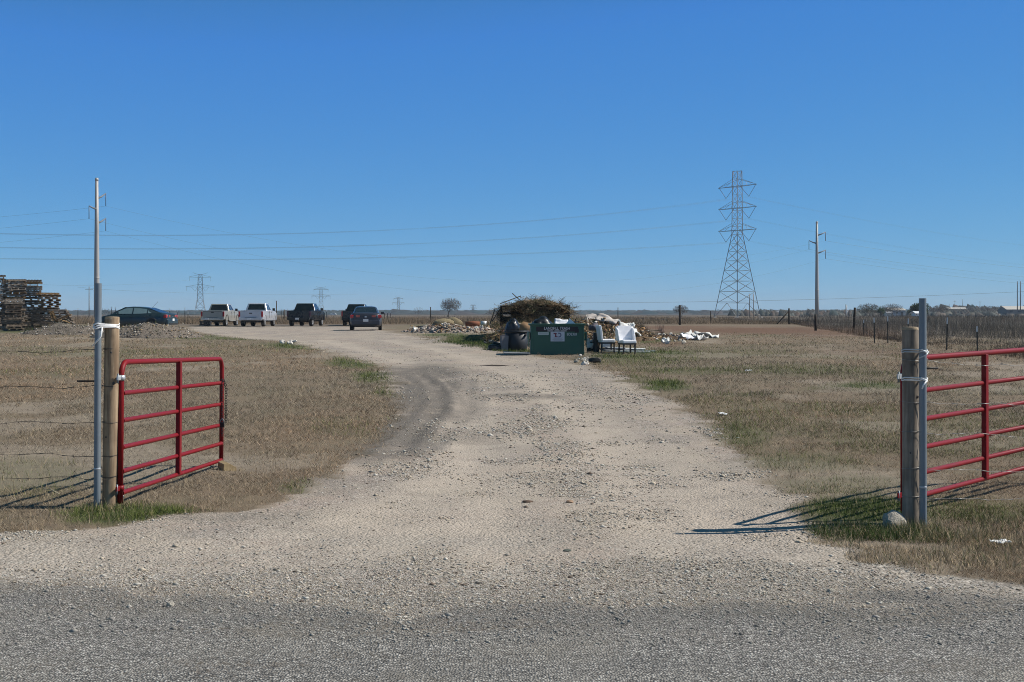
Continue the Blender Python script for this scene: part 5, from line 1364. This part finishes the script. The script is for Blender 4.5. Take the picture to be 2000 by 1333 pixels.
stack(24, 646, 80.5, 14, .55, 'pallet in the low front stack nearest the camera', 'front pallet stack', [7, 1, 1.5])
stack(82, 644, 82, 9, .4, 'pallet in the dark lower part of the right stack', 'right pallet stack lower part', [8, .2, .3])
stack(98, 644, 82, 8, .55, 'pallet in the orange-brown upper part of the right stack', 'right pallet stack upper part', [2, 4, 1], (1, 1), .09, 9 * .1365)
for px, py, ry, rz, mt, lab in [(106, 632, 1.15, .5, 1, 'pallet leaning on edge at the left of the loose ones beside the stacks'), (137, 630, 1.05, .2, 0, 'grey pallet leaning at the right end of the loose ones'), (118, 629, 1.2, 1.3, 2, 'pale pallet standing on edge between the two leaning pallets')]:
    q = P(px, py, 0); y = 74.0; x = (px - 1000) / F * y; z = HC - (py - HY) / F * y
    t = thing('pallet', lab, 'pallet', (x, y, z + .1), rz, 'loose leaning pallets')
    t.rotation_euler = (0, ry, rz)
    for yy in (-.46, 0, .46): MB().box((0, yy, .066), (1.2, .04, .088)).build('stringer', PALW[mt], t)
    for i in range(7): MB().box((-.55 + i * 1.1 / 6, 0, .122), (.095, 1.0, .019)).build('plank', PALW[mt], t)
    for i in range(4): MB().box((-.55 + i * 1.1 / 3, 0, .0115), (.095, 1.0, .019)).build('plank', PALW[mt], t)
for i in range(9):
    y = 73.5; px = random.uniform(90, 135); x = (px - 1000) / F * y
    tag(MB().box((0, 0, 0), (random.uniform(.5, 1.1), .1, .03)).build('loose_plank', PALW[i % 3], loc=(x, y + random.uniform(-.6, .4), HC - (random.uniform(620, 632) - HY) / F * y), rot=(random.uniform(-.3, .3), random.uniform(-.6, .6), random.uniform(-.6, .6))), 'loose plank among the leaning pallets beside the stacks', 'plank', 'loose planks by the pallets')
q = P(366, 640); tag(MB().box((0, 0, .15), (.9, .5, .12)).box((0, 0, .38), (.9, .5, .10)).box((-.35, 0, .26), (.1, .5, .3)).box((.35, 0, .26), (.1, .5, .3)).build('crate', DARKW, loc=(q.x, q.y + 6, q.z)), 'small dark crate on the field between dirt mound and tan pickup', 'crate')
# ------------------------------------------------------------------ power line: lattice towers, steel poles, cables
STEEL = plain('tower_steel', (.22, .23, .24), .55, .3, .15, .3)
STEEL_F = plain('far_steel', (.17, .18, .19), .6, .2, .1, .1)
POLES = plain('pole_steel', (.42, .40, .37), .6, .2, .12, .4)
INSUL = plain('insulator', (.10, .105, .11), .4, 0, .1, 2)
CABLE = plain('cable', (.10, .105, .115), .5, .3, .1, 1)

TD = 400.0; TX = (1440 - 1000) / F * TD; TZ0 = .25
def zpx(py, y): return HC - (py - HY) / F * y
tw = thing('lattice_tower', 'tall steel lattice power tower with three crossarms at right of the sky', 'power tower', (TX, TD, TZ0), math.radians(-55))
# in the tower's frame the crossarms run along x, the lines along y
H1, HW = zpx(335, TD) - TZ0, zpx(458, TD) - TZ0
def half(z): return float(np.interp(z, [0, HW, H1], [5.0, 1.15, 1.0]))
def leg_pt(sx, sy, z): h = half(z); return Vector((sx * h, sy * h, z))
MW = .125
for sx in (-1, 1):
    for sy in (-1, 1):
        MB().bar(leg_pt(sx, sy, 0), leg_pt(sx, sy, HW), MW * 1.5).bar(leg_pt(sx, sy, HW), leg_pt(sx, sy, H1), MW * 1.2).build('leg', STEEL, tw)
        MB().box(leg_pt(sx, sy, -.2), (1.0, 1.0, .9)).build('footing', WHITED, tw)
lv = [0.0, 4.5, 8.0, 11.2, 14.4, 17.4, 20.2, 22.6, HW] + list(np.linspace(HW, H1, 9)[1:])
br = MB()
cor = [(-1, -1), (1, -1), (1, 1), (-1, 1)]
for i, (z0, z1) in enumerate(zip(lv[:-1], lv[1:])):
    for a, b in zip(cor, cor[1:] + cor[:1]):
        A, B_, A2, B2 = leg_pt(*a, z0), leg_pt(*b, z0), leg_pt(*a, z1), leg_pt(*b, z1)
        w_ = MW * .62
        if i == 0:
            m_ = (A2 + B2) / 2; br.bar(A, m_, w_).bar(B_, m_, w_).bar(A2, B2, w_)
            for p_, q_ in ((A, A2), (B_, B2)): br.bar((A.lerp(m_, .5) if p_ is A else B_.lerp(m_, .5)), p_.lerp(q_, .6), w_ * .8)
        elif i < 8: br.bar(A, B2, w_).bar(B_, A2, w_).bar(A2, B2, w_)
        else: br.bar(A if i % 2 else B_, B2 if i % 2 else A2, w_); br.bar(A2, B2, w_ * .8)
br.build('bracing', STEEL, tw)
ARMS = [zpx(364.5, TD) - TZ0, zpx(407, TD) - TZ0, zpx(450.5, TD) - TZ0]; AL = 8.2
VB = []
for k, z in enumerate(ARMS):
    m_ = MB(); ins = []
    h = half(z)
    for s in (-1, 1):
        tip = Vector((s * AL, 0, z))
        for sy in (-1, 1):
            m_.bar((s * h, sy * h, z), tip, MW * .85).bar((s * h, sy * h, z + 2.2), tip + Vector((0, 0, .05)), MW * .6)
        for f in (.35, .68): m_.bar((s * (h + (AL - h) * f), h * (1 - f), z), (s * (h + (AL - h) * f), -h * (1 - f), z), MW * .5); m_.bar((s * (h + (AL - h) * f), h * (1 - f), z), (s * (h + (AL - h) * f * .6), h * (1 - f * .6), z + 2.2 * (1 - f * .6)), MW * .5)
        vb = Vector((s * (AL + h) * .53, 0, z - 3.4)); VB.append((s, k, vb))
        ins.append([tip + Vector((-s * .4, 0, 0)), vb]); ins.append([Vector((s * (h + .2), 0, z)), vb])
    m_.bar((-h, h, z), (h, h, z), MW).bar((-h, -h, z), (h, -h, z), MW)
    m_.build('crossarm', STEEL, tw)
    for a, b in ins: MB().tube([a, b], .065, 6).build('insulator', INSUL, tw)
pk = MB()
for s in (-1, 1): pk.bar((s * 1.0, 0, H1), (s * 1.9, 0, H1), MW).bar((s * 1.0, 0, H1 - 2.4), (s * 1.9, 0, H1), MW * .6).bar((s * 1.85, 0, H1), (s * 1.85, 0, H1 - 2.0), MW * .6)
pk.build('peak', STEEL, tw)
def tw_world(p): return Matrix.Translation((TX, TD, TZ0)) @ (Matrix.Rotation(math.radians(-55), 4, 'Z') @ p.to_4d()).to_3d()
def cable(p0, pm, p2, label, group, r=.035, name='power_cable'):
    """a hanging cable through three points (the middle one at half its length)"""
    pts = []
    for i in range(41):
        f = i / 40; a = Vector(p0).lerp(Vector(p2), f); m0 = (Vector(p0) + Vector(p2)) / 2
        pts.append(a + (Vector(pm) - m0) * 4 * f * (1 - f))
    o = MB().tube(pts, r, 4, caps=False).build(name, CABLE); return tag(o, label, 'power cable', group)
lev = ['top', 'middle', 'bottom']
for s, k, vb in VB:
    p = tw_world(vb)
    for j in (0, 1):
        jn = ('upper', 'lower')[j]; fr_ = ('far', 'near')[s > 0]
        pp = p + Vector((0, 0, -.25 * j))
        if s < 0 or True:
            pym = [(457, 453), (484, 480), (505, 502)][k][0 if s < 0 else 1] + j * 1.2 + (3.5 if s > 0 else 0)
            ym = 300 if s < 0 else 292
            xm = (20 - 1000) / F * ym
            pm = Vector((xm, ym, zpx(pym, ym))); d = pm - pp
            end = Vector((pp.x + 2 * d.x, pp.y + 2 * d.y, pp.z - 3))
            if True: cable(pp, pm, end, '%s %s-arm cable sweeping left from the big tower, %s side' % (jn, lev[k], fr_), 'cables sweeping left from the big tower', .012)
        if s > 0:
            ye = 760; pye = [500, 535, 556][k] + j * 1.5
            e = Vector(((2350 - 1000) / F * ye, ye, zpx(pye, ye)))
            pm = (pp + e) / 2 + Vector((0, 0, -5.5)); cable(pp, pm, e, '%s of two thin cables falling right from the tower %s arm' % (jn, lev[k]), 'cables falling right from the big tower', .014)

def monopole(px, y, py_top, label, arms, group, py_b=622):
    x = (px - 1000) / F * y; zt = zpx(py_top, y); z0 = zpx(py_b, y) - .4
    t = thing('power_pole', label, 'power pole', (x, y, z0), 0, group); Hh = zt - z0
    MB().tube([(0, 0, 0), (0, 0, Hh * .3), (0, 0, Hh * .65), (0, 0, Hh)], [.53, .47, .38, .27], 14).build('shaft', POLES, t)
    MB().tube([(0, 0, Hh * .295), (0, 0, Hh * .305)], .49, 14).tube([(0, 0, Hh - .5), (0, 0, Hh - .1)], .31, 12).build('collar', POLES, t)
    tips = []
    for dx, dy, fz, rise in arms:
        z = Hh * fz; pts = [(0, 0, z), (dx * .5, dy * .5, z + rise * .40), (dx, dy, z + rise)]
        MB().tube(pts, [.20, .15, .09], 8).build('arm', STEEL_F, t)
        MB().tube([(dx, dy, z + rise - .1), (dx, dy, z + rise - 2.3)], .075, 6).build('insulator', INSUL, t)
        tips.append(Vector((x + dx, y + dy, z0 + z + rise - 2.3)))
    return tips
mpR = monopole(1595.5, 340, 433, 'pale tapered steel power pole with three short arms right of the lattice tower', [(2.4, .6, .857, .95), (-2.2, -.6, .775, .75), (2.4, .6, .675, .95)], 'steel poles')
mpL = monopole(189, 236, 348, 'pale steel power pole rising directly behind the left steel pipe', [(.95, 2.2, .854, 1.15), (-.75, -2.0, .78, .45), (.95, 2.2, .68, 1.1)], 'steel poles')
for i, (a, b) in enumerate(zip(mpL, mpR)):
    cable(a, (a + b) / 2 + Vector((0, 0, -9 - i)), b, 'very thin cable hanging between the two steel power poles', 'cables between the steel poles', .012)
    e = Vector((b.x + 260, b.y + 170, b.z - 3)); cable(b, (b + e) / 2 + Vector((0, 0, -6)), e, 'thin cable running right from the steel power pole', 'cables right of the steel pole', .022)
    e = Vector((a.x - 170, a.y - 60, a.z + 1)); cable(a, (a + e) / 2 + Vector((0, 0, -7)), e, 'thin cable running left from the left steel power pole', 'cables left of the steel pole', .014)
ya = 520
cable(Vector(((1100 - 1000) / F * ya, ya, zpx(592, ya))), Vector(((1560 - 1000) / F * ya, ya, zpx(586, ya))), Vector(((2020 - 1000) / F * ya, ya, zpx(569, ya))), 'low dark line crossing behind both right poles just above the horizon', 'low line', .05)
cable(Vector(((150 - 1000) / F * 700, 700, zpx(561, 700))), Vector(((420 - 1000) / F * 760, 760, zpx(574, 760))), Vector(((700 - 1000) / F * 1150, 1150, zpx(575, 1150))), 'faint cable passing above the parked pickups towards the far towers', 'faint cables above the pickups', .045)
cable(Vector(((-100 - 1000) / F * 700, 700, zpx(532, 700))), Vector(((150 - 1000) / F * 800, 800, zpx(558, 800))), Vector(((390 - 1000) / F * 1170, 1170, zpx(545, 1170))), 'faint cable passing above the navy sedan to the nearest far tower', 'faint cables above the sedan', .045)

def far_tower(px, y, top, label, base=616):
    x = (px - 1000) / F * y; z0 = zpx(base, y); Hh = zpx(top, y) - z0
    t = thing('lattice_tower', label, 'power tower', (x, y, z0), .15, 'far lattice towers'); w_ = max(.22, y * .00022)
    W2 = Hh * .055
    m_ = MB(); hz = [0, .18, .34, .48, .60, .72, .84, .96]
    hw = lambda f: W2 * (1.5 - .75 * f) * (1.6 - .6 * min(1, f / .3))
    for sx in (-1, 1):
        for sy in (-1, 1):
            MB().bar((sx * hw(0), sy * hw(0), 0), (sx * hw(.35), sy * hw(.35), Hh * .35), w_).bar((sx * hw(.35), sy * hw(.35), Hh * .35), (sx * hw(.93), sy * hw(.93), Hh * .93), w_).build('leg', STEEL_F, t)
    for f0, f1 in zip(hz[:-1], hz[1:]):
        for sy in (-1, 1):
            m_.bar((-hw(f0), sy * hw(f0), f0 * Hh), (hw(f1), sy * hw(f1), f1 * Hh), w_ * .55).bar((hw(f0), sy * hw(f0), f0 * Hh), (-hw(f1), sy * hw(f1), f1 * Hh), w_ * .55).bar((-hw(f1), 0, f1 * Hh), (hw(f1), 0, f1 * Hh), w_ * .55)
    m_.build('bracing', STEEL_F, t)
    for fz, al in ((.66, .33), (.89, .255)):
        a = MB(); L = al * Hh
        for s in (-1, 1):
            a.bar((0, 0, fz * Hh), (s * L, 0, fz * Hh + .005 * Hh), w_).bar((0, 0, (fz + .07) * Hh), (s * L * .55, 0, (fz + .035) * Hh), w_ * .8).bar((s * L * .55, 0, (fz + .035) * Hh), (s * L, 0, fz * Hh + .01 * Hh), w_ * .7)
        a.build('crossarm', STEEL_F, t)
        for s in (-1, 1): MB().bar((s * L * .95, 0, fz * Hh), (s * L * .95, 0, (fz - .09) * Hh), w_ * .6).build('insulator', INSUL, t)
        if al > .3:
            for s in (-1, 1): MB().bar((s * L * .6, 0, fz * Hh), (s * L * .36, 0, (fz - .10) * Hh), w_ * .6).bar((s * L * .36, 0, (fz - .10) * Hh), (s * L * .18, 0, fz * Hh), w_ * .6).build('insulator', INSUL, t)
    for s in (-1, 1): MB().bar((0, 0, .94 * Hh), (s * .17 * Hh, 0, Hh), w_ * .7).build('horn', STEEL_F, t)
far_tower(391, 1170, 533, 'nearest of the far lattice towers, above the gap left of the tan pickup')
far_tower(627, 1850, 560, 'middle far lattice tower, above the black pickup')
far_tower(778, 2700, 580, 'small far lattice tower right of the charcoal sedan')
far_tower(924, 3600, 595, 'tiny faint lattice tower right of the round bare tree')

UPW = plain('utility_wood', (.13, .12, .115), .8, 0, .2, 2)
def upole(px, y, top, base, label, arm=True, r=.16):
    x = (px - 1000) / F * y; z0 = zpx(base, y); Hh = zpx(top, y) - z0
    t = thing('utility_pole', label, 'utility pole', (x, y, z0), .4)
    MB().tube([(0, 0, 0), (0, 0, Hh)], [r, r * .7], 7).build('shaft', UPW, t)
    if arm: MB().box((0, 0, Hh - .9), (2.4, .14, .14)).build('crossarm', UPW, t)
upole(174, 420, 560, 622, 'thin wooden utility pole just left of the left steel pipe', True)
upole(1987, 520, 550, 606, 'left pole of the tall pair at the right edge of the photo', False, .2)
upole(1993, 520, 550, 606, 'right pole of the tall pair at the right edge of the photo', False, .2)
upole(1865, 1000, 587, 606, 'short far utility pole over the long tan building, leftmost of three', True)
upole(1880, 1000, 585, 604, 'short far utility pole over the right end of the long tan building', False)
upole(1854, 1000, 594, 606, 'low far utility pole at the left end of the long tan building', False)
upole(1914, 1000, 588, 606, 'short far utility pole alone between tan building and pole pair', True)
upole(1652, 500, 595, 622, 'thin far pole right of the pale steel power pole', False)
tag(MB().tube([(0, 0, 0), (0, 0, 6)], .22, 6).build('marker_post', WHITE_P, loc=((1653.5 - 1000) / F * 600, 600, zpx(622, 600))), 'short white post in front of the thin far pole', 'post')
for px in (1464, 1472): tag(MB().tube([(0, 0, 0), (0, 0, 6.2)], .11, 6).build('marker_post', POLES, loc=((px - 1000) / F * 330, 330, zpx(622, 330))), 'slim pale post at the foot of the big lattice tower', 'post', 'pale posts at the tower foot')

# ------------------------------------------------------------------ trees
BARK = plain('bark', (.105, .088, .075), .9, 0, .2, 2)
def bare_tree(px, y, top, base, wpx, label, seed, green=0.0, ntw=1500, trunks=1, dark=1.0, group=None):
    rnd = random.Random(seed); x = (px - 1000) / F * y; z0 = zpx(base, y); Hh = zpx(top, y) - z0; W_ = wpx * y / F / 2
    t = thing('bare_tree', label, 'tree', (x, y, z0), 0, group)
    m_ = MB(); tips = []
    def grow(p, d, L, r, lvl):
        e = p + d * L; mid = p.lerp(e, .5) + Vector((rnd.uniform(-1, 1), rnd.uniform(-1, 1), rnd.uniform(-1, 1))) * L * .08
        m_.tube([p, mid, e], [r, r * .8, r * .6], 5, caps=False)
        if lvl == 0: tips.append(e); return
        for _ in range(3 if lvl > 1 else 3):
            v = Vector((rnd.uniform(-1, 1) * W_ / Hh * 1.6, rnd.uniform(-1, 1) * W_ / Hh * 1.6, rnd.uniform(.05, .9))).normalized()
            grow(e, (d * .45 + v).normalized(), L * rnd.uniform(.6, .8), r * .55, lvl - 1)
    for q_ in range(trunks):
        grow(Vector((rnd.uniform(-1, 1) * W_ * .3 * (trunks > 1), rnd.uniform(-1, 1) * W_ * .2, -.2)), Vector((rnd.uniform(-.25, .25), rnd.uniform(-.2, .2), 1)).normalized(), Hh * .27, Hh * .024 * max(1, y / 500), 3)
    m_.build('trunk', BARK, t)
    n = ntw; r = RNG.uniform(0, 1, n) ** .42; th = RNG.uniform(0, 6.283, n); ph = np.arccos(RNG.uniform(-.75, 1, n))
    cl = 1 + .3 * fbm(th * 1.4 + seed, ph * 1.8, seed)
    X = W_ * r * np.sin(ph) * np.cos(th) * cl; Y = W_ * r * np.sin(ph) * np.sin(th) * cl; Z = Hh * .57 + Hh * .42 * r * np.cos(ph) * cl
    a = RNG.uniform(0, 6.28, n); el = RNG.normal(.7, .4, n); L = Hh * RNG.uniform(.05, .16, n); w_ = np.maximum(.02, y * .00014) * RNG.uniform(.6, 1.3, n)
    D_ = np.stack([np.cos(a) * np.cos(el), np.sin(a) * np.cos(el), np.sin(el)], -1); S_ = np.stack([-np.sin(a), np.cos(a), np.zeros(n)], -1)
    Pc = np.stack([X, Y, Z], -1)
    vs = np.stack([Pc - S_ * w_[:, None], Pc + S_ * w_[:, None], Pc + D_ * L[:, None]], 1).reshape(-1, 3)
    g_ = RNG.uniform(0, 1, n)[:, None] < green
    col = np.where(g_, np.array([[.06, .085, .03]]), np.array([[.13, .11, .095]]) * dark) * RNG.uniform(.6, 1.4, n)[:, None]
    npmesh('crown', vs, 3, np.arange(3 * n).reshape(-1, 3), BLADE, col=np.repeat(col, 3, 0), parent=t)
    return t
bare_tree(880, 480, 583, 618, 42, 'round bare winter tree on the horizon left of the brush bin', 1, 0, 2200, 2)
bare_tree(817, 420, 599, 618, 24, 'small sparse bare tree left of the round one on the horizon', 4, 0, 160, 1)
bare_tree(1330, 420, 596, 618, 32, 'small bare tree behind the thick dark fence post', 6, 0, 1300, 2)
bare_tree(1698, 420, 594, 621, 50, 'wide greenish bare tree left of the small blue-grey barn', 8, .3, 2600, 3)
bare_tree(1742, 460, 594, 618, 46, 'greyish bare tree rising behind the blue-grey barn', 10, .0, 1800, 2)
bare_tree(1838, 520, 596, 616, 40, 'brown bare tree just right of the right steel pipe', 12, .0, 1600, 2)
bare_tree(1925, 700, 598, 614, 50, 'low bare tree between far pole and right edge', 14, .0, 1500, 2)
for i_, (px_, tp_, w_) in enumerate([(1812, 600, 30), (1872, 603, 36), (1897, 601, 42), (1950, 598, 46), (1972, 600, 40), (1632, 604, 30), (1585, 605, 34), (1540, 606, 30)]):
    bare_tree(px_, 620 + 60 * (i_ % 3), tp_, 615, w_, ['grey bare tree behind the right steel pipe', 'low brown bare tree below the long tan building', 'bare tree right of the long tan building', 'tall bare tree left of the pole pair', 'bare tree just left of the pole pair', 'low grey bare tree right of the domed tank', 'low bare tree behind the pale steel pole', 'low bare tree behind the corner fence post'][i_], 30 + i_, 0, 900, 2)
bare_tree(208, 160, 602, 626, 34, 'clump of thin bare stems left of the navy sedan', 16, 0, 200, 3)
def leafy(px, y, top, base, wpx, label, seed, n=5200, col=(.028, .042, .016), cat='tree'):
    x = (px - 1000) / F * y; z0 = zpx(base, y); Hh = zpx(top, y) - z0; W_ = wpx * y / F / 2
    t = thing('evergreen_tree', label, cat, (x, y, z0)); rnd = random.Random(seed)
    m_ = MB()
    for i in range(4): m_.tube([(0, 0, -.2), (rnd.uniform(-.3, .3) * W_, rnd.uniform(-.3, .3) * W_, Hh * .4), (rnd.uniform(-.7, .7) * W_, rnd.uniform(-.6, .6) * W_, Hh * .75)], [.28, .2, .08], 6)
    m_.build('trunk', BARK, t)
    lob = [(rnd.uniform(-.65, .65), rnd.uniform(-.6, .6), rnd.uniform(.3, .72), rnd.uniform(.3, .52)) for _ in range(11)]
    Ps = []; Cs = []
    for i in range(n):
        a, b, c, r = lob[rnd.randrange(11)]
        v = Vector((rnd.gauss(0, 1), rnd.gauss(0, 1), rnd.gauss(0, 1))).normalized() * r * rnd.uniform(.55, 1.05)
        p = Vector(((a + v.x) * W_ * .8, (b + v.y) * W_ * .8, max(.02, (c + v.z * .6) * Hh)))
        s = rnd.uniform(.10, .24) * Hh / 3.2; d1 = Vector((rnd.gauss(0, 1), rnd.gauss(0, 1), rnd.gauss(0, 1))).normalized() * s; d2 = d1.orthogonal().normalized() * s * .7
        Ps += [p - d1 - d2 * .5, p + d1 * .9, p + d2]; k = rnd.uniform(.5, 1.5); Cs += [tuple(q * k for q in col)] * 3
    npmesh('crown', np.array([tuple(p) for p in Ps]), 3, np.arange(len(Ps)).reshape(-1, 3), BLADE, col=np.array(Cs), parent=t)
leafy(1795, 330, 592, 619, 52, 'dark dense evergreen tree left of the right steel pipe', 21)
leafy(1721, 400, 600, 617, 20, 'small dark green tree right of the greenish bare tree', 22, 1500, (.03, .055, .018))

# far woods: a mass of grey winter trees along the whole horizon, and the nearer scrub belt at right
def wood_mass(n, y0, y1, px0, px1, h, wdt, col, label, name='treeline', zfun=None):
    y = RNG.uniform(y0, y1, n); px = RNG.uniform(px0, px1, n); x = (px - 1000) / F * y
    keep = fbm(x / 160., y / 260., 51) > -.12; x, y = x[keep], y[keep]; n = len(x)
    z = T(x, y); sH = RNG.uniform(.5, 1.15, n) * h; sW = RNG.uniform(.6, 1.5, n) * wdt
    base = np.array([(1, 0, .15), (.3, .95, .2), (-.8, .6, .1), (-.8, -.6, .2), (.3, -.95, .1), (.5, .1, .8), (-.3, .4, 1.0), (-.2, -.5, .85)])
    f = np.array([(0, 1, 5), (1, 6, 5), (1, 2, 6), (2, 3, 6), (3, 7, 6), (3, 4, 7), (4, 0, 5), (4, 5, 7), (5, 6, 7)])
    v = base[None] * RNG.uniform(.7, 1.3, (n, 8, 3))
    V_ = np.stack([v[..., 0] * sW[:, None] + x[:, None], v[..., 1] * sW[:, None] + y[:, None], v[..., 2] * sH[:, None] + z[:, None] - .4], -1).reshape(-1, 3)
    cc = np.array([col]) * RNG.uniform(.55, 1.35, n)[:, None] + np.array([[.02, .0, -.005]]) * RNG.uniform(-1, 1, n)[:, None]
    o = npmesh(name, V_, 3, (f[None] + (np.arange(n) * 8)[:, None, None]).reshape(-1, 3), BLADE, col=np.repeat(np.clip(cc, .01, 1), 8, 0), kind='stuff')
    return tag(o, label, 'woods')
wood_mass(16000, 1500, 4700, -500, 2500, 5.0, 15, (.035, .038, .036), 'distant winter woods along the whole horizon')
wood_mass(4200, 700, 1500, 1430, 2500, 3.2, 2.6, (.085, .075, .060), 'scrubby grey woods on the right horizon beyond the fields', 'treeline.001')
wood_mass(1800, 900, 1500, 1820, 2700, 6.5, 5.0, (.06, .052, .045), 'wooded rise along the horizon at the right edge', 'treeline.002')
def twigs_belt(n, y0, y1, px0, px1, h, col, label):
    y = RNG.uniform(y0, y1, n); px = RNG.uniform(px0, px1, n); x = (px - 1000) / F * y
    c_ = np.array([col]) * RNG.uniform(.5, 1.4, n)[:, None]
    keep = fbm(x / 14., y / 40., 57) > -.15
    o = blades('scrub', x[keep], y[keep], RNG.uniform(.4, 1, keep.sum()) * h * (.7 + fbm(x[keep] / 9., y[keep] / 30., 58)), np.maximum(.05, y[keep] * .0004), RNG.uniform(0, .7, keep.sum()), c_[keep], z=T(x[keep], y[keep]) - .1)
    tag(o, label, 'scrub')
twigs_belt(9000, 260, 620, 1560, 2500, 1.5, (.10, .085, .07), 'bare grey scrub belt below the buildings on the right horizon')
twigs_belt(2500, 330, 700, -200, 1560, .8, (.11, .085, .06), 'low bare scrub along the far edge of the brown field')
twigs_belt(2600, 200, 330, 1840, 2500, 1.3, (.085, .07, .055), 'dark bare thicket at the right edge below the tan building')

# ------------------------------------------------------------------ far buildings
def barn(px, y, w, d, h, roof_h, base, wall, roofm, label, rz=0.0, win=2, cat='barn'):
    x = (px - 1000) / F * y; z0 = zpx(base, y)
    t = thing('farm_building', label, cat, (x, y, z0), rz)
    MB().add([(-w / 2, -d / 2, 0), (w / 2, -d / 2, 0), (w / 2, d / 2, 0), (-w / 2, d / 2, 0), (-w / 2, -d / 2, h), (w / 2, -d / 2, h), (w / 2, d / 2, h), (-w / 2, d / 2, h), (-w / 2, 0, h + roof_h), (w / 2, 0, h + roof_h)],
             [(0, 1, 5, 4), (2, 3, 7, 6), (1, 2, 6, 9, 5), (3, 0, 4, 8, 7)]).build('wall', wall, t)
    r_ = MB()
    for s in (-1, 1):
        a = Vector((0, s * (d / 2 + .3), h - .12)); b = Vector((0, 0, h + roof_h + .08))
        r_.add([(-w / 2 - .3, a.y, a.z), (w / 2 + .3, a.y, a.z), (w / 2 + .3, b.y, b.z), (-w / 2 - .3, b.y, b.z), (-w / 2 - .3, a.y, a.z + .12), (w / 2 + .3, a.y, a.z + .12), (w / 2 + .3, b.y, b.z + .12), (-w / 2 - .3, b.y, b.z + .12)], [(0, 1, 2, 3), (4, 5, 6, 7), (0, 1, 5, 4), (1, 2, 6, 5), (3, 0, 4, 7)])
    r_.build('roof', roofm, t)
    MB().box((w * .28, -d / 2 - .03, h * .36), (w * .14, .08, h * .72)).build('door', TRIM, t)
    for i in range(win): MB().box((-w * .35 + i * w * .3, -d / 2 - .03, h * .6), (w * .1, .06, h * .25)).build('window', GLASS, t)
BLW = plain('blue_grey_siding', (.17, .205, .245), .6, 0, .1, .4); TANW = plain('tan_siding', (.52, .40, .24), .6, 0, .1, .4); TANR = plain('pale_roof', (.60, .55, .47), .5, .2, .1, .3); GRW = plain('grey_siding', (.16, .165, .17), .7, 0, .1, .4); DKR = plain('grey_roof', (.22, .22, .23), .7, 0, .1, .4)
barn(1747, 640, 8.5, 6, 3.2, 1.0, 619, BLW, TANR, 'blue-grey metal barn with a pale roof between the bare trees', .25)
barn(1866, 900, 13, 8, 1.9, .8, 609, TANW, TANR, 'long low tan building on the right horizon', .05, 3, 'building')
barn(1986, 560, 13, 8, 1.8, 1.2, 613, GRW, TANR, 'dark grey building with tan roof at the right edge', .1, 2, 'building')
barn(1646, 900, 5.5, 5, 1.8, .8, 615, WHITE_P, DKR, 'small white house right of the pale steel pole', .3, 2, 'house')
barn(1677, 900, 6, 5, 1.2, .7, 616, GRW, TANR, 'low grey shed with pale roof left of the leaning dark post', -.2, 1, 'shed')
barn(1790, 300, 1.7, 1.4, .7, .25, 618, WHITE_P, WHITE_P, 'small white hut under the dark evergreen tree', .4, 1, 'hut')
barn(1735, 500, 2.4, 2, 1.6, .5, 620, plain('cream_siding', (.5, .5, .46), .6), DKR, 'tiny pale shed beside the blue-grey barn', .2, 0, 'shed')
barn(1291, 2600, 9, 7, 3.0, 1.2, 612.5, WHITE_P, TANR, 'tiny white building on the far hills behind the debris', .2, 1, 'house')
barn(1380, 2300, 12, 7, 3.0, 1.0, 614, GRW, TANR, 'tiny pale-roofed building on the far hills left of the big tower', -.2, 1, 'house')
barn(1268, 2900, 12, 8, 3.0, 1.4, 613, GRW, TANR, 'tiny grey house on the far hills right of the debris', .1, 1, 'house')
barn(1515, 1200, 5, 4, 1.8, .7, 614, WHITE_P, DKR, 'tiny white house just right of the big tower', .1, 1, 'house')
t = thing('water_tank', 'white domed tank on a short stem right of the pale steel pole', 'tank', ((1613.5 - 1000) / F * 1100, 1100, zpx(619, 1100)))
MB().tube([(0, 0, 0), (0, 0, 2.4)], .5, 8).build('stem', BLW, t); MB().lathe([(.4, 2.2), (1.2, 3.4), (1.45, 4.1), (1.2, 4.7), (.001, 5.0)], 14).build('bowl', WHITE_P, t)

# ------------------------------------------------------------------ air
HAZE = True
if HAZE:
    hm = bpy.data.materials.new('haze_air'); hm.use_nodes = True; ht = hm.node_tree; ht.nodes.clear()
    ho = ht.nodes.new('ShaderNodeOutputMaterial'); pv = ht.nodes.new('ShaderNodeVolumePrincipled')
    pv.inputs['Color'].default_value = (.74, .89, 1.0, 1); pv.inputs['Density'].default_value = .00017; pv.inputs['Anisotropy'].default_value = .0
    ht.links.new(pv.outputs[0], ho.inputs['Volume'])
    hz = MB().box((0, 0, 16.5), (10400, 10400, 67)).build('haze', hm); hz['kind'] = 'stuff'; hz['label'] = 'thin pale air over the whole plain'; hz['category'] = 'haze'
